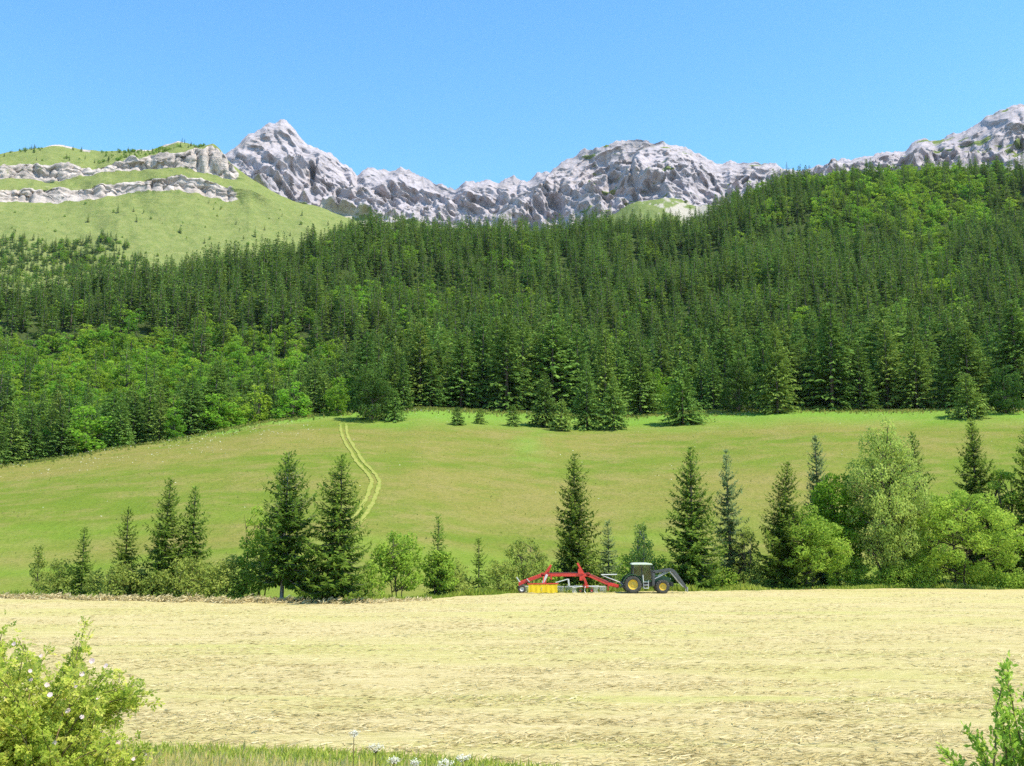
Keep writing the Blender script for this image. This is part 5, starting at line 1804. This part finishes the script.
for (u_, v_, dd_) in tips:
    tip = photo_point(u_, v_, dd_)
    rt = root1 + np.array([g.normal(0, .14), g.normal(0, .14), 0]); rt[2] = gz(rt[0], rt[1]) - .02
    path = cane_path(rt, tip, .12)
    Ws.tube(path, np.linspace(.009, .002, len(path)), 5)
    tang = unit(np.gradient(path, axis=0))
    length = np.linalg.norm(np.diff(path, axis=0), axis=1).sum()
    tone0 = g.uniform(.35, .65)
    nl = int(length * 150)
    for q_ in range(2):
        for t_ in g.uniform(.5, 1.0, nl // 2):
            i = t_ * (len(path) - 1); i0 = min(int(i), len(path) - 2)
            p = path[i0] + (path[i0 + 1] - path[i0]) * (i - i0)
            d_ = unit(tang[i0] * .7 + g.normal(0, .6, 3) + [0, 0, .1])
            if q_:
                p = p + unit(g.normal(0, 1, 3)) * .03
            ln = g.uniform(.024, .044)
            Lv.cards([p], d_[None], unit(np.cross(d_, g.normal(0, .5, 3) + [0, 0, 1]))[None], ln, ln * .5, tone0 + g.normal(0, .16) + .15 * (t_ - .8), mid=.55)
for o_ in (link('stems', Ws.mesh('stems', M['cane']), SB), link('foliage', Lv.mesh('foliage', M['shrub_leaf']), SB)):
    o_.matrix_parent_inverse = Matrix.Translation(-Vector(root1))

# white umbels on the bank: px, py, distance, half width
um = [(354, 733, 8.0, .05, 'tallest white umbel flower standing alone on the bank'), (376, 746, 7.6, .085, 'broad white umbel flower with two joined heads on the bank'), (394, 760, 7.4, .05, 'small white umbel flower below the broad one'), (415, 763, 7.2, .045, 'small white umbel flower in the dry grass'), (445, 763, 7.2, .075, 'wide flat white umbel flower near the bottom edge'), (463, 757, 7.4, .07, 'white umbel flower furthest out on the bank')]
for (u_, v_, dd_, hw, lab) in um:
    hw *= .7
    p = photo_point(u_, v_, dd_)
    r_ = np.array([p[0] + g.normal(0, .03), p[1] + .05, 0]); r_[2] = gz(r_[0], r_[1])
    C = empty('umbel_flower', tuple(r_))
    tag(C, lab, 'wildflower', 'white umbels on the bank')
    Wd, Lp = Wood(), Leaves()
    j = p - [0, 0, hw * .9]
    Wd.tube(np.array([r_, (r_ + j) / 2 + g.normal(0, .01, 3), j]) - r_, [.005, .004, .003], 5)
    for k in range(16):
        t_ = k * 2.4; rr_ = hw * math.sqrt((k + .5) / 16)
        c = p + [rr_ * math.cos(t_), rr_ * math.sin(t_), .012 * math.cos(k) - rr_ * .12]
        Wd.tube(np.array([j, (j + c) / 2 + [0, 0, .004], c]) - r_, [.0016, .0013, .001], 3)
        m = 12
        dv = unit(g.normal(0, 1, (m, 3)) * [1, 1, .3])
        Lp.cards(c - r_ + g.normal(0, .007, (m, 3)), dv, unit(np.cross(dv, [0, 0, 1.0] + g.normal(0, .3, (m, 3)))), .012, .010, .5 + g.normal(0, .2, m), mid=.5)
    link('stem', Wd.mesh('stem', M['cane']), C)
    link('flower_head', Lp.mesh('flower_head', M['white_petal']), C)
# ------------------------------------------------------------------ air
bx = MB()
bx.box((0, 1450, 748), (7200, 3900, 1520))
mhz, nt, out = new_mat('mountain_air')
pv = nt.nodes.new('ShaderNodeVolumePrincipled')
pv.inputs['Color'].default_value = (.72, .84, 1.0, 1)
pv.inputs['Density'].default_value = HAZE
pv.inputs['Anisotropy'].default_value = .2
nt.links.new(pv.outputs[0], out.inputs['Volume'])
if HAZE > 0:
    hz = bx.build('haze', mhz)
    tag(hz, kind='stuff')

# ------------------------------------------------------------------ camera, sun, sky
cam = bpy.data.cameras.new('camera')
cam.sensor_width = 36
cam.lens = 36 * F / 1024
cam.clip_start, cam.clip_end = .1, 9000
co = bpy.data.objects.new('camera', cam)
co.location = (0, 0, CAMZ)
co.rotation_euler = (math.pi / 2 + PITCH, 0, 0)
COL.objects.link(co)
scene.camera = co
S = Vector((math.sin(SUN_AZ) * math.cos(SUN_EL), math.cos(SUN_AZ) * math.cos(SUN_EL), math.sin(SUN_EL)))
sl = bpy.data.lights.new('sun', 'SUN')
sl.energy, sl.angle, sl.color = SUN_POWER, R(.53), (1.0, .93, .80)
so = bpy.data.objects.new('sun', sl)
so.rotation_euler = S.to_track_quat('Z', 'Y').to_euler()
so.location = (60, -20, 120)
COL.objects.link(so)
w = bpy.data.worlds.new('World')
scene.world = w
w.use_nodes = True
nt = w.node_tree
bg = nt.nodes['Background']
sk = nt.nodes.new('ShaderNodeTexSky')
sk.sky_type = 'NISHITA'
sk.sun_disc = False
sk.sun_elevation, sk.sun_rotation = SUN_EL, SUN_AZ
sk.altitude, sk.air_density, sk.dust_density, sk.ozone_density = 1000, 1.0, .0, 1.0
hs = nt.nodes.new('ShaderNodeHueSaturation')     # the camera's colour rendering of a deep mountain sky
hs.inputs['Saturation'].default_value, hs.inputs['Hue'].default_value = 1.25, .49
nt.links.new(sk.outputs[0], hs.inputs['Color'])
nt.links.new(hs.outputs[0], bg.inputs[0])
bg.inputs[1].default_value = SKY_POWER
scene.view_settings.view_transform = 'Standard'
scene.view_settings.look = 'None'
scene.view_settings.exposure = EXPOSURE
scene.view_settings.gamma = 1
scene.view_settings.use_curve_mapping = False
scene.render.engine = 'CYCLES'
cy = scene.cycles
cy.max_bounces, cy.diffuse_bounces, cy.glossy_bounces, cy.transmission_bounces, cy.transparent_max_bounces, cy.volume_bounces = 6, 3, 2, 4, 6, 0
cy.use_denoising = False
cy.denoiser = "OPENIMAGEDENOISE"
cy.use_adaptive_sampling = True
cy.adaptive_threshold = .015
